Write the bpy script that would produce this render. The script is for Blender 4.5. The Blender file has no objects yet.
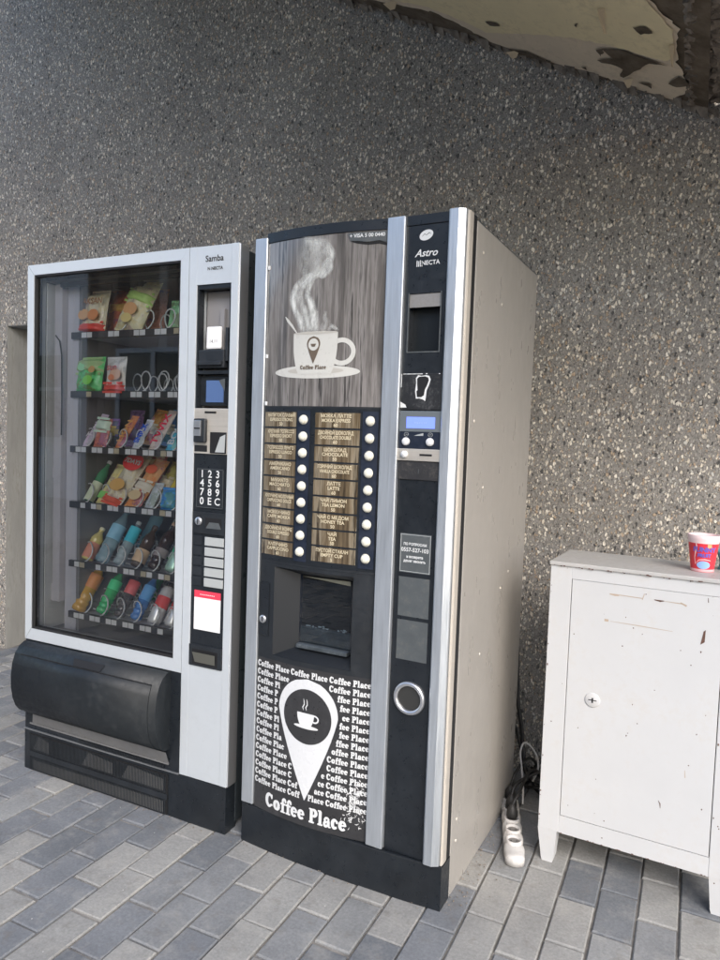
import bpy, bmesh, math, random
from mathutils import Vector, Matrix
random.seed(7)
scene = bpy.context.scene
rad = math.radians

# ------------------------------------------------------------------ camera, sky, sun, exposure
def cam_axes(yaw, pitch, roll):
    cy, sy, cp, sp = math.cos(yaw), math.sin(yaw), math.cos(pitch), math.sin(pitch)
    f = Vector((-sy*cp, cy*cp, sp)); r = Vector((cy, sy, 0)); u = r.cross(f)
    cr, sr = math.cos(roll), math.sin(roll)
    return r*cr + u*sr, u*cr - r*sr, f
R_, U_, F_ = cam_axes(0.4490, -0.0572, 0.0352)
cd = bpy.data.cameras.new('camera'); cam = bpy.data.objects.new('camera', cd)
scene.collection.objects.link(cam); scene.camera = cam
m = Matrix((( R_.x, U_.x, -F_.x), (R_.y, U_.y, -F_.y), (R_.z, U_.z, -F_.z))).to_4x4()
m.translation = Vector((1.2328, -2.5956, 1.2197)); cam.matrix_world = m
cd.sensor_fit = 'HORIZONTAL'; cd.sensor_width = 36; cd.lens = 697.24/720*36
cd.clip_start = .02; cd.clip_end = 2000

SUN_EL, SUN_AZ = 36, 138            # degrees; azimuth clockwise from +Y
w = bpy.data.worlds.new('World'); scene.world = w; w.use_nodes = True
nt = w.node_tree; sky = nt.nodes.new('ShaderNodeTexSky'); sky.sky_type = 'NISHITA'
sky.sun_disc = False; sky.sun_elevation = rad(SUN_EL); sky.sun_rotation = rad(SUN_AZ)
sky.air_density = 1.0; sky.dust_density = 1.8; sky.ozone_density = .8
bg = nt.nodes['Background']; bg.inputs[1].default_value = .15
nt.links.new(sky.outputs[0], bg.inputs[0])
sd = bpy.data.lights.new('sun', 'SUN'); sun = bpy.data.objects.new('sun', sd); scene.collection.objects.link(sun)
sd.energy = .95; sd.angle = rad(36); sd.color = (1, .975, .95)
sv = Vector((math.sin(rad(SUN_AZ))*math.cos(rad(SUN_EL)), math.cos(rad(SUN_AZ))*math.cos(rad(SUN_EL)), math.sin(rad(SUN_EL))))
sun.rotation_euler = sv.to_track_quat('Z', 'Y').to_euler(); sun.location = sv*20
vs = scene.view_settings; vs.view_transform = 'Standard'; vs.look = 'None'; vs.exposure = 1.28; vs.gamma = 1; vs.use_curve_mapping = False
scene.render.engine = 'CYCLES'
scene.cycles.max_bounces = 8; scene.cycles.transparent_max_bounces = 12; scene.cycles.caustics_reflective = False

# ------------------------------------------------------------------ materials
MATS = {}
def mat(name, col, rough=.5, metal=0., spec=.5, coat=0., coat_r=.1, emit=None, estr=0, alpha=1):
    if name in MATS: return MATS[name]
    m = bpy.data.materials.new(name); m.use_nodes = True
    b = m.node_tree.nodes['Principled BSDF']
    b.inputs['Base Color'].default_value = (*col, 1); b.inputs['Roughness'].default_value = rough
    b.inputs['Metallic'].default_value = metal; b.inputs['Specular IOR Level'].default_value = spec
    b.inputs['Coat Weight'].default_value = coat; b.inputs['Coat Roughness'].default_value = coat_r
    b.inputs['Alpha'].default_value = alpha
    if emit: b.inputs['Emission Color'].default_value = (*emit, 1); b.inputs['Emission Strength'].default_value = estr
    MATS[name] = m; return m
class N:
    """small node-graph helper"""
    def __init__(s, m): s.t = m.node_tree; s.b = s.t.nodes['Principled BSDF']
    def n(s, typ, ins=None, **kw):
        x = s.t.nodes.new('ShaderNode'+typ)
        for k, v in kw.items(): setattr(x, k, v)
        for k, v in (ins or {}).items():
            if hasattr(v, 'is_output') or isinstance(v, bpy.types.NodeSocket): s.t.links.new(v, x.inputs[k])
            else: x.inputs[k].default_value = v
        return x
    def coords(s, scale=(1,1,1), rot=(0,0,0), loc=(0,0,0)):
        tc = s.n('TexCoord'); return s.n('Mapping', {'Vector': tc.outputs['Object'], 'Scale': scale, 'Rotation': rot, 'Location': loc}).outputs[0]
    def noise(s, vec, sc, detail=4, rough=.6): return s.n('TexNoise', {'Vector': vec, 'Scale': sc, 'Detail': detail, 'Roughness': rough}).outputs[0]
    def ramp(s, fac, stops, interp='LINEAR'):
        r = s.n('ValToRGB', {'Fac': fac}); cr = r.color_ramp; cr.interpolation = interp
        while len(cr.elements) < len(stops): cr.elements.new(.5)
        for e, (p, c) in zip(cr.elements, stops):
            e.position = p; e.color = (*c, 1) if len(c) == 3 else c
        return r.outputs[0]
    def mix(s, fac, a, b, blend='MIX'):
        x = s.n('Mix', data_type='RGBA', blend_type=blend)
        for i, v in ((0, fac), (6, a), (7, b)):
            if isinstance(v, bpy.types.NodeSocket): s.t.links.new(v, x.inputs[i])
            else: x.inputs[i].default_value = v if not isinstance(v, tuple) or len(v) == 4 else (*v, 1)
        return x.outputs[2]
    def math(s, op, a, b=0.):
        x = s.n('Math', operation=op)
        for i, v in ((0, a), (1, b)):
            if isinstance(v, bpy.types.NodeSocket): s.t.links.new(v, x.inputs[i])
            else: x.inputs[i].default_value = v
        return x.outputs[0]
    def col(s, c): s.t.links.new(c, s.b.inputs['Base Color'])
    def rough(s, c): s.t.links.new(c, s.b.inputs['Roughness'])
    def bump(s, h, strength=.3, dist=.002):
        x = s.n('Bump', {'Height': h, 'Strength': strength, 'Distance': dist}); s.t.links.new(x.outputs[0], s.b.inputs['Normal'])
def bw(v): return (v, v, v)

def worn(name, col, rough, metal=0, var=.12, grime=(.2,.18,.15), gamt=.25, scale=(1,1,1), sc=6, spec=.5, speck=0, coat=0):
    """paint / plastic / metal with uneven tone, dirt and roughness"""
    if name in MATS: return MATS[name]
    m = mat(name, col, rough, metal, spec, coat); g = N(m); v = g.coords(scale)
    a = g.noise(v, sc, 6, .65); b = g.noise(v, sc*7, 3, .7)
    lo = tuple(c*(1-var) for c in col); hi = tuple(min(1, c*(1+var)) for c in col)
    c = g.ramp(a, [(.3, lo), (.7, hi)])
    dm = g.math('MULTIPLY', g.ramp(g.math('MULTIPLY', a, b), [(.26, bw(0)), (.42, bw(1))]), gamt)
    c = g.mix(dm, c, grime)
    if speck:
        vo = g.n('TexVoronoi', {'Vector': g.coords((1,1,1)), 'Scale': 38.}); 
        k = g.math('LESS_THAN', vo.outputs['Distance'], .07*speck)
        r = g.math('GREATER_THAN', g.n('SeparateColor', {'Color': vo.outputs['Color']}).outputs[0], .72)
        c = g.mix(g.math('MULTIPLY', k, r), c, (.1, .06, .04))
    g.col(c); g.rough(g.ramp(b, [(.3, bw(max(0, rough-.1))), (.7, bw(min(1, rough+.12)))]))
    g.bump(b, .06, .001)
    return m

def brushed(name, col, rough=.38, metal=.75, vert=True):
    if name in MATS: return MATS[name]
    m = mat(name, col, rough, metal); g = N(m)
    v = g.coords((1, 1, .03) if vert else (.03, 1, 1)); a = g.noise(v, 260, 3, .7)
    v2 = g.coords((6, 1, .8)); b = g.noise(v2, 5, 5, .65)
    c = g.ramp(a, [(.25, tuple(x*.88 for x in col)), (.75, tuple(min(1, x*1.08) for x in col))])
    c = g.mix(g.math('MULTIPLY', g.ramp(b, [(.5, bw(0)), (.75, bw(1))]), .3), c, tuple(x*.62 for x in col))
    g.col(c); g.rough(g.ramp(a, [(.3, bw(rough-.08)), (.7, bw(rough+.1))])); g.bump(a, .08, .0005)
    return m

def wall_mat():
    m = mat('pebble_dash', (.2,.2,.2), .85, spec=.3); g = N(m)
    v = g.coords((1, 1, .62), rot=(0, rad(-14), 0))
    wob = g.n('TexNoise', {'Vector': v, 'Scale': 70., 'Detail': 3.}).outputs['Color']
    vv = g.n('VectorMath', {0: v, 1: g.n('VectorMath', {0: wob, 'Scale': .014}, operation='SCALE').outputs[0]}, operation='ADD').outputs[0]
    base = g.ramp(g.noise(v, 130, 6, .85), [(.3, (.09,.085,.078)), (.47, (.21,.2,.185)), (.64, (.36,.34,.315))])
    c = base; hs = None
    for sc, thr, rr, tone in ((200, .35, .44, .74), (135, .44, .42, .86), (100, .54, .4, .96)):
        vo = g.n('TexVoronoi', {'Vector': vv, 'Scale': float(sc), 'Randomness': 1.})
        sp = g.n('SeparateColor', {'Color': vo.outputs['Color']})
        sel = g.math('GREATER_THAN', sp.outputs[0], thr)
        rad_ = g.math('MULTIPLY', g.math('ADD', sp.outputs[1], .5), rr)
        k = g.ramp(g.math('SUBTRACT', rad_, vo.outputs['Distance']), [(.0, bw(0)), (.1, bw(1))])
        k = g.math('MULTIPLY', k, sel)
        cc = g.ramp(sp.outputs[2], [(0, (.1*tone,.098*tone,.095*tone)), (.1, (.3*tone,.28*tone,.26*tone)), (.34, (.7*tone,.63*tone,.53*tone)), (.54, (.5*tone,.39*tone,.29*tone)), (.66, (.58*tone,.56*tone,.52*tone)), (.8, (.86*tone,.8*tone,.7*tone))], 'CONSTANT')
        c = g.mix(k, c, cc); hs = k if hs is None else g.math('ADD', hs, k)
    big = g.noise(g.coords((1,1,.6)), 1.3, 5, .6)
    c = g.mix(1., c, g.ramp(big, [(.3, (.88,.87,.855)), (.7, (1.26,1.25,1.23))]), 'MULTIPLY')
    g.col(c); g.bump(hs, 1., .005)
    return m

def paver_mat():
    m = mat('concrete_paver', (.25,.25,.25), .8, spec=.35); g = N(m)
    ob = g.n('NewGeometry').outputs['Random Per Island']
    c = g.ramp(ob, [(0, (.15,.156,.165)), (.18, (.23,.23,.23)), (.36, (.31,.297,.275)), (.56, (.19,.195,.205)), (.7, (.325,.312,.288)), (.84, (.255,.252,.245)), (.93, (.17,.175,.185))], 'CONSTANT')
    v = g.coords(); a = g.noise(v, 5, 6, .65); b = g.noise(v, 120, 4, .75); st = g.noise(v, 17, 5, .7)
    c = g.mix(.12, c, (.25,.255,.26))
    c = g.mix(1., c, g.ramp(a, [(.3, (.78,.80,.82)), (.7, (1.08,1.1,1.11))]), 'MULTIPLY')
    c = g.mix(1., c, g.ramp(b, [(.3, bw(.8)), (.7, bw(1.16))]), 'MULTIPLY')
    c = g.mix(g.math('MULTIPLY', g.ramp(g.noise(v, 9, 6, .75), [(.5, bw(0)), (.68, bw(1))]), .35), c, (.42,.4,.36))
    c = g.mix(g.math('MULTIPLY', g.ramp(st, [(.55, bw(0)), (.72, bw(1))]), .5), c, (.16,.14,.12))
    vo = g.n('TexVoronoi', {'Vector': v, 'Scale': 26.})
    k = g.math('MULTIPLY', g.math('LESS_THAN', vo.outputs['Distance'], .045), g.math('GREATER_THAN', g.n('SeparateColor', {'Color': vo.outputs['Color']}).outputs[0], .8))
    c = g.mix(k, c, (.55,.53,.5))
    g.col(c); g.bump(g.math('ADD', b, g.math('MULTIPLY', st, 1.5)), .45, .002); return m

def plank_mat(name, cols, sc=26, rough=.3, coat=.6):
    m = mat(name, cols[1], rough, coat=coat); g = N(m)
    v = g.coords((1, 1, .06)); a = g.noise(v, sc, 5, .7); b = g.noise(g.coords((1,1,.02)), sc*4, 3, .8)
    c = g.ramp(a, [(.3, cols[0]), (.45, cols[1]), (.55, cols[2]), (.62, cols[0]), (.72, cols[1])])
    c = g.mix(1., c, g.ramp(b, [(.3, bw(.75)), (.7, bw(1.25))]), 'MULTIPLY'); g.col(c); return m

def glass_mat(name, tint=(1,1,1), refl=1.0):
    m = bpy.data.materials.new(name); m.use_nodes = True; t = m.node_tree; t.nodes.clear()
    o = t.nodes.new('ShaderNodeOutputMaterial'); mx = t.nodes.new('ShaderNodeMixShader')
    tr = t.nodes.new('ShaderNodeBsdfTransparent'); gl = t.nodes.new('ShaderNodeBsdfGlossy'); fr = t.nodes.new('ShaderNodeFresnel')
    tr.inputs[0].default_value = (*tint, 1); gl.inputs['Roughness'].default_value = .012; fr.inputs[0].default_value = 1.5
    mm = t.nodes.new('ShaderNodeMath'); mm.operation = 'MULTIPLY'; mm.inputs[1].default_value = refl; mm.use_clamp = True
    t.links.new(fr.outputs[0], mm.inputs[0]); t.links.new(mm.outputs[0], mx.inputs[0])
    t.links.new(tr.outputs[0], mx.inputs[1]); t.links.new(gl.outputs[0], mx.inputs[2]); t.links.new(mx.outputs[0], o.inputs[0])
    return m

M = dict(
 wall=wall_mat(), paver=paver_mat(),
 mortar=worn('joint_sand', (.22,.205,.185), .95, var=.35, sc=30),
 bounce_ground=worn('pale_bounce_ground', (.46,.43,.39), .9, var=.12, sc=4),  # unseen ground out front, made pale and warm to bounce light upward
 concrete=worn('smooth_concrete', (.33,.33,.315), .85, var=.15, sc=4, scale=(3,3,.6), gamt=.5),
 roughconc=worn('dark_rough_concrete', (.2,.165,.13), .95, var=.6, sc=22),
 soffit=worn('raw_soffit', (.15,.12,.09), .97, var=.4, sc=14, spec=.05),
 cream=worn('old_cream_paint', (.86,.73,.47), .95, var=.07, sc=5, gamt=.25, grime=(.3,.23,.14), spec=.08),
 pinkpaint=worn('old_pinkish_paint', (.78,.65,.49), .95, var=.07, sc=5, gamt=.25, grime=(.25,.19,.13), spec=.08),
 paintflake=worn('flaked_paint_edge', (.62,.5,.33), .6, var=.1, sc=30),
 alu=brushed('brushed_aluminium', (.62,.66,.7)), alu2=brushed('aluminium_panel', (.7,.73,.76), .45, .45),
 alusat=worn('satin_silver_paint', (.62,.66,.69), .4, .35, var=.04, sc=3, gamt=.08),
 blk=worn('black_plastic', (.012,.015,.019), .34, var=.3, sc=9, gamt=.08, grime=(.05,.05,.05)),
 blkm=worn('matt_black_plastic', (.014,.017,.021), .5, var=.3, sc=9, gamt=.15, grime=(.05,.05,.05)),
 blkside=worn('dark_side_paint', (.03,.037,.043), .33, var=.15, sc=3, gamt=.15, grime=(.1,.1,.1)),
 navy=worn('dark_blue_strip', (.012,.018,.034), .4, var=.2, sc=9, gamt=.1, grime=(.08,.08,.1)),
 dark=mat('dark_void', (.006,.006,.007), .7), gasket=mat('rubber_gasket', (.015,.015,.016), .7),
 taupe=worn('taupe_painted_steel', (.335,.315,.288), .34, var=.04, sc=2.2, scale=(1,1,.5), gamt=.03, grime=(.2,.17,.14)),
 tanedge=worn('tan_door_edge', (.42,.385,.34), .4, var=.06, sc=5, gamt=.15, grime=(.2,.17,.14)),
 creamedge=mat('cream_edge', (.58,.53,.46), .4),
 white=worn('aged_white_enamel', (.56,.565,.57), .42, var=.03, sc=5, gamt=.22, grime=(.5,.44,.36), speck=1),
 whitetop=worn('dusty_white_enamel', (.46,.452,.44), .5, var=.07, sc=9, gamt=.4, grime=(.38,.34,.29), speck=1),
 rust=worn('rusty_chip', (.11,.055,.04), .8, var=.4, sc=60), groove=mat('groove_shadow_line', (.03,.025,.022), .9),
 tanscrape=mat('scraped_primer', (.45,.36,.28), .7),
 print_white=mat('print_white', (.68,.69,.69), .35), print_cream=mat('print_cream', (.6,.52,.36), .4),
 poster=worn('charcoal_vinyl', (.035,.035,.037), .35, var=.25, sc=8, gamt=.2, grime=(.11,.11,.11)),
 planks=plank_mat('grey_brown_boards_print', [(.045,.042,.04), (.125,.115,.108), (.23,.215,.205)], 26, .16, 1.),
 planks2=plank_mat('brown_label_print', [(.035,.025,.014), (.13,.095,.055), (.24,.2,.14)], 34, .2, 1.),
 cupwhite=worn('cup_print', (.56,.555,.52), .3, var=.05, sc=5, gamt=.1), cupshade=mat('saucer_shadow_print', (.45,.43,.39), .3),
 pinwhite=worn('pin_print', (.66,.67,.68), .28, var=.03, sc=4, gamt=.05), pinbrown=mat('pin_brown_print', (.13,.1,.075), .35),
 button=mat('ivory_button', (.72,.7,.6), .35), knob=mat('pale_knob', (.7,.7,.7), .3),
 steel=brushed('steel_plate', (.62,.58,.52), .35, .5, False), chrome=mat('chrome', (.72,.73,.75), .3, .9),
 lcdgrey=mat('lcd_bezel', (.13,.15,.165), .3, coat=.4),
 lcd=mat('lcd_screen', (.1,.14,.5), .3, emit=(.16,.24,1.), estr=.55),
 lcdoff=mat('blue_display', (.08,.14,.3), .25, coat=.5),
 stickergrey=worn('faded_sticker', (.075,.085,.09), .55, var=.12, sc=20), labelgrey=mat('grey_key', (.38,.4,.4), .45),
 paper=mat('paper_white', (.82,.82,.82), .7), redp=mat('red_print', (.75,.05,.09), .5),
 inner=worn('inner_grey_steel', (.66,.65,.7), .4, var=.06, sc=3, gamt=.1), innerd=mat('inner_dark', (.24,.235,.24), .5),
 innerp=worn('inner_pale_grey', (.68,.65,.68), .4, var=.06, sc=3),
 innerleft=worn('inner_side_panel', (.8,.82,.83), .35, var=.05, sc=3),
 spiral=mat('spiral_wire', (.85,.86,.86), .3, .1), tray=mat('tray_dark', (.05,.05,.055), .4),
 glass=glass_mat('door_glass', (.97,.985,.985), 2.3), flap=glass_mat('smoked_flap', (.5,.55,.58), 1.3),
 rubber=worn('black_rubber', (.018,.018,.018), .5, var=.3, sc=30, gamt=.4, grime=(.12,.1,.08)),
 plug=worn('white_strip_plastic', (.6,.585,.565), .4, var=.06, sc=25, gamt=.6, grime=(.4,.34,.3)),
 plugd=mat('socket_recess', (.2,.19,.18), .5),
)
def c_(name, col, rough=.4, **k):
    if name.split('_')[0] in ('foil', 'band', 'pet', 'cap', 'lab', 'labb', 'can', 'canb', 'ink') or name.startswith('motif'): k_ = min(1.9, .9/max(col)); col = tuple(c*k_+.01 for c in col)
    if name.startswith('foil_') and name not in MATS:
        m = mat(name, col, rough, **k); g = N(m); v = g.coords(); a = g.noise(v, 38, 5, .75); b = g.noise(g.coords(loc=(3,1,2)), 24, 4, .7)
        c = g.mix(g.ramp(a, [(.42, bw(0)), (.5, bw(1))], 'LINEAR'), col, tuple(min(.9, x*1.5+.12) for x in col))
        c = g.mix(g.ramp(b, [(.56, bw(0)), (.6, bw(1))]), c, (col[1]*.5+.05, col[2]*.6, col[0]*.5)); c = g.mix(.45, col, c)
        g.col(c); g.bump(g.noise(v, 70, 6, .7), .9, .006); return m
    return mat(name, col, rough, **k)

# ------------------------------------------------------------------ mesh helpers
class MB:
    def __init__(s): s.v = []; s.f = []; s.mi = []; s.sm = []
    def add(s, vs, fs, mi=0, smooth=False):
        o = len(s.v); s.v += [tuple(v) for v in vs]
        for f in fs: s.f.append([i+o for i in f]); s.mi.append(mi); s.sm.append(smooth)
        return s
    def bm(s, b, mi=0, smooth=False):
        b.verts.ensure_lookup_table(); b.verts.index_update()
        s.add([v.co[:] for v in b.verts], [[v.index for v in f.verts] for f in b.faces], mi, smooth); b.free(); return s
    def box(s, x0, x1, y0, y1, z0, z1, bev=0, mi=0, rot=None, seg=2):
        b = bmesh.new(); bmesh.ops.create_cube(b, size=1)
        for v in b.verts: v.co = Vector(((x0+x1)/2+v.co.x*(x1-x0), (y0+y1)/2+v.co.y*(y1-y0), (z0+z1)/2+v.co.z*(z1-z0)))
        if bev: bmesh.ops.bevel(b, geom=b.edges[:], offset=bev, segments=seg, affect='EDGES', profile=.6)
        if rot:
            c = Vector(((x0+x1)/2, (y0+y1)/2, (z0+z1)/2))
            for v in b.verts: v.co = rot @ (v.co-c) + c
        return s.bm(b, mi, False)
    def quad(s, a, b, c, d, mi=0): return s.add([a, b, c, d], [(0,1,2,3)], mi)
    def prism(s, pts, axis, a, b, mi=0, smooth=False):
        """extrude closed 2D outline along an axis: 'x' pts=(y,z), 'y' pts=(x,z), 'z' pts=(x,y)"""
        def P(p, t): return {'x': (t, p[0], p[1]), 'y': (p[0], t, p[1]), 'z': (p[0], p[1], t)}[axis]
        n = len(pts); vs = [P(p, a) for p in pts] + [P(p, b) for p in pts]
        s.add(vs, [tuple(range(n)), tuple(range(2*n-1, n-1, -1))], mi)
        o = len(s.v)-2*n
        for i in range(n):
            j = (i+1) % n; s.f.append([o+i, o+n+i, o+n+j, o+j]); s.mi.append(mi); s.sm.append(smooth)
        return s
    def lathe(s, prof, cx=0, cy=0, cz=0, n=24, mi=0, mtx=None, cap=True):
        vs = []; fs = []
        for r, z in prof:
            for k in range(n):
                a = 2*math.pi*k/n; vs.append(Vector((cx+r*math.cos(a), cy+r*math.sin(a), cz+z)))
        for i in range(len(prof)-1):
            for k in range(n):
                fs.append((i*n+k, i*n+(k+1) % n, (i+1)*n+(k+1) % n, (i+1)*n+k))
        if cap: fs.append(tuple(range(n-1, -1, -1))); fs.append(tuple((len(prof)-1)*n+k for k in range(n)))
        if mtx: vs = [mtx @ v for v in vs]
        return s.add(vs, fs, mi, True)
    def tube(s, pts, r, n=8, mi=0, closed=False):
        pts = [Vector(p) for p in pts]; vs = []; fs = []; up = Vector((.13, .27, .95)).normalized()
        L = len(pts)
        for i, p in enumerate(pts):
            t = (pts[(i+1) % L] - pts[i-1]) if closed else (pts[min(i+1, L-1)] - pts[max(i-1, 0)])
            t.normalize(); a = t.cross(up)
            if a.length < .05: a = t.cross(Vector((1,0,0)))
            a.normalize(); b = t.cross(a)
            rr = r[i] if isinstance(r, (list, tuple)) else r
            for k in range(n):
                q = 2*math.pi*k/n; vs.append(p + a*(rr*math.cos(q)) + b*(rr*math.sin(q)))
        m_ = L if closed else L-1
        for i in range(m_):
            j = (i+1) % L
            for k in range(n): fs.append((i*n+k, i*n+(k+1) % n, j*n+(k+1) % n, j*n+k))
        if not closed: fs.append(tuple(range(n-1, -1, -1))); fs.append(tuple((L-1)*n+k for k in range(n)))
        return s.add(vs, fs, mi, True)
    def strip(s, A, B, mi=0):
        """ribbon between two equally long polylines"""
        n = len(A); return s.add(list(A)+list(B), [(i, i+1, n+i+1, n+i) for i in range(n-1)], mi)
    def map(s, fn): s.v = [tuple(fn(Vector(v))) for v in s.v]; return s
def obj(name, mb, mats, parent=None, **props):
    me = bpy.data.meshes.new(name); me.from_pydata(mb.v, [], mb.f)
    for m_ in (mats if isinstance(mats, (list, tuple)) else [mats]): me.materials.append(m_)
    for p, mi, sm in zip(me.polygons, mb.mi, mb.sm): p.material_index = mi; p.use_smooth = sm
    b = bmesh.new(); b.from_mesh(me); bmesh.ops.recalc_face_normals(b, faces=b.faces[:]); b.to_mesh(me); b.free()
    me.update()
    o = bpy.data.objects.new(name, me); scene.collection.objects.link(o); o.parent = parent
    for k, v in props.items(): o[k] = v
    return o
def thing(name, label, cat, loc=(0,0,0), rz=0, group=None):
    o = bpy.data.objects.new(name, None); scene.collection.objects.link(o); o.location = loc; o.rotation_euler = (0,0,rz)
    o.empty_display_size = .1; o['label'] = label; o['category'] = cat
    if group: o['group'] = group
    return o
def smooth_noise(seed):
    r = random.Random(seed); ph = [(r.uniform(0, 6.3), r.uniform(2, 30)) for _ in range(6)]
    return lambda t: sum(math.sin(p+f*t)/(1+f*.15) for p, f in ph)/3
_tc = {}
def text_mb(s, size, x, y, align='CENTER', off=0., squash=1., shear=0.):
    """flat lettering in the x/z plane, facing -y, centred on (x, z=y)"""
    cu = bpy.data.curves.new('t', 'FONT'); cu.body = s; cu.size = size; cu.align_x = align; cu.align_y = 'CENTER'
    cu.offset = off; cu.resolution_u = 3; cu.shear = shear; cu.fill_mode = 'FRONT'
    o = bpy.data.objects.new('t', cu); scene.collection.objects.link(o)
    dg = bpy.context.evaluated_depsgraph_get(); me = bpy.data.meshes.new_from_object(o.evaluated_get(dg))
    mb = MB(); mb.add([(v.co.x*squash+x, 0, v.co.y+y) for v in me.vertices], [tuple(p.vertices) for p in me.polygons])
    bpy.data.objects.remove(o); bpy.data.curves.remove(cu); bpy.data.meshes.remove(me)
    return mb
def merge(a, b): 
    o = len(a.v); a.v += b.v; a.f += [[i+o for i in f] for f in b.f]; a.mi += b.mi; a.sm += b.sm; return a
def disc(cx, cz, r, y=0, n=32, sx=1.): 
    mb = MB(); return mb.add([(cx+r*sx*math.cos(2*math.pi*k/n), y, cz+r*math.sin(2*math.pi*k/n)) for k in range(n)], [tuple(range(n))])
def ribbon(mb, pts, ws, y=0.):
    A = []; B = []
    for i, p in enumerate(pts):
        a = Vector(pts[max(i-1, 0)]); b = Vector(pts[min(i+1, len(pts)-1)]); t = (b-a).normalized(); nrm = Vector((-t.y, t.x))
        w_ = (ws[i] if isinstance(ws, (list, tuple)) else ws)/2
        A.append((p[0]+nrm.x*w_, y, p[1]+nrm.y*w_)); B.append((p[0]-nrm.x*w_, y, p[1]-nrm.y*w_))
    return mb.strip(A, B)

# chunky soft-serif letters for the cafe lettering (unit cap height .9)
def arc(cx, cz, rx, rz, a0, a1, n=14): return [(cx+rx*math.cos(rad(a0+(a1-a0)*i/(n-1))), cz+rz*math.sin(rad(a0+(a1-a0)*i/(n-1)))) for i in range(n)]
def glyph(ch):
    mb = MB(); lv = [0]
    def rb(pts, ws): ribbon(mb, pts, ws, -lv[0]*.004); lv[0] += 1
    def bar(x0, x1, z0, z1):
        y = -lv[0]*.004; lv[0] += 1; r = min(x1-x0, z1-z0)*.35
        mb.add([(x0+r,y,z0),(x1-r,y,z0),(x1,y,z0+r),(x1,y,z1-r),(x1-r,y,z1),(x0+r,y,z1),(x0,y,z1-r),(x0,y,z0+r)], [tuple(range(8))])
    def ball(x, z, r): y = -lv[0]*.004; lv[0] += 1; merge(mb, disc(x, z, r, y, 10))
    def thick(n, lo, hi, fn): return [lo+(hi-lo)*fn(i/(n-1)) for i in range(n)]
    if ch == 'C':
        rb(arc(.36, .45, .25, .36, 38, 322, 20), thick(20, .13, .27, lambda t: math.sin(math.pi*t)**1.5)); bar(.5, .66, .56, .86); ball(.6, .2, .07); adv = .74
    elif ch == 'c':
        rb(arc(.29, .31, .18, .235, 40, 320, 16), thick(16, .12, .25, lambda t: math.sin(math.pi*t)**1.5)); ball(.44, .44, .095); adv = .56
    elif ch == 'o':
        rb(arc(.31, .31, .19, .235, 0, 360, 24), [.14+.13*abs(math.cos(math.pi*2*i/23)) for i in range(24)]); adv = .64
    elif ch == 'e':
        rb(arc(.3, .31, .19, .235, 0, 322, 22), [.13+.12*max(0, -math.cos(rad(322*i/21)))+.05*max(0, math.cos(rad(322*i/21))) for i in range(22)]); bar(.2, .54, .28, .38); adv = .6
    elif ch == 'f':
        bar(.13, .35, .03, .7); rb(arc(.37, .68, .135, .17, 180, 30, 10), thick(10, .2, .13, lambda t: t)); ball(.47, .73, .085); bar(.02, .5, .48, .6); bar(.03, .46, 0, .1); adv = .47
    elif ch == 'P':
        bar(.12, .36, .03, .87); rb(arc(.38, .63, .22, .19, 90, -90, 12), thick(12, .13, .26, lambda t: math.sin(math.pi*t))); bar(.04, .42, .78, .88); bar(.25, .42, .38, .5); bar(.03, .47, 0, .11); adv = .72
    elif ch == 'l':
        bar(.1, .33, .03, .9); bar(.02, .25, .8, .9); bar(.01, .42, 0, .1); adv = .43
    elif ch == 'a':
        bar(.31, .53, .05, .45); rb(arc(.3, .4, .16, .15, 160, 10, 10), .14); ball(.15, .43, .085); rb(arc(.24, .19, .12, .13, 60, 330, 14), thick(14, .13, .2, lambda t: math.sin(math.pi*t))); bar(.4, .62, 0, .1); adv = .62
    else: adv = .3
    return mb, adv
GL = {c: glyph(c) for c in 'CoffeePlace '}
def cafe(s, x, z, h, slope=0, skip=None, squash=1.):
    """lettering starting at x, base z; skip(xc, zc, half) drops covered letters"""
    out = MB()
    for ch in s:
        mb, adv = GL[ch]
        xc = x+adv*h*squash/2
        if ch != ' ' and not (skip and skip(xc, z+h*.35)):
            out.add([(x+v[0]*h*squash, v[1]*h*.12, z+v[2]*h) for v in mb.v], mb.f)
        x += adv*h*squash
    return out, x

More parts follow.
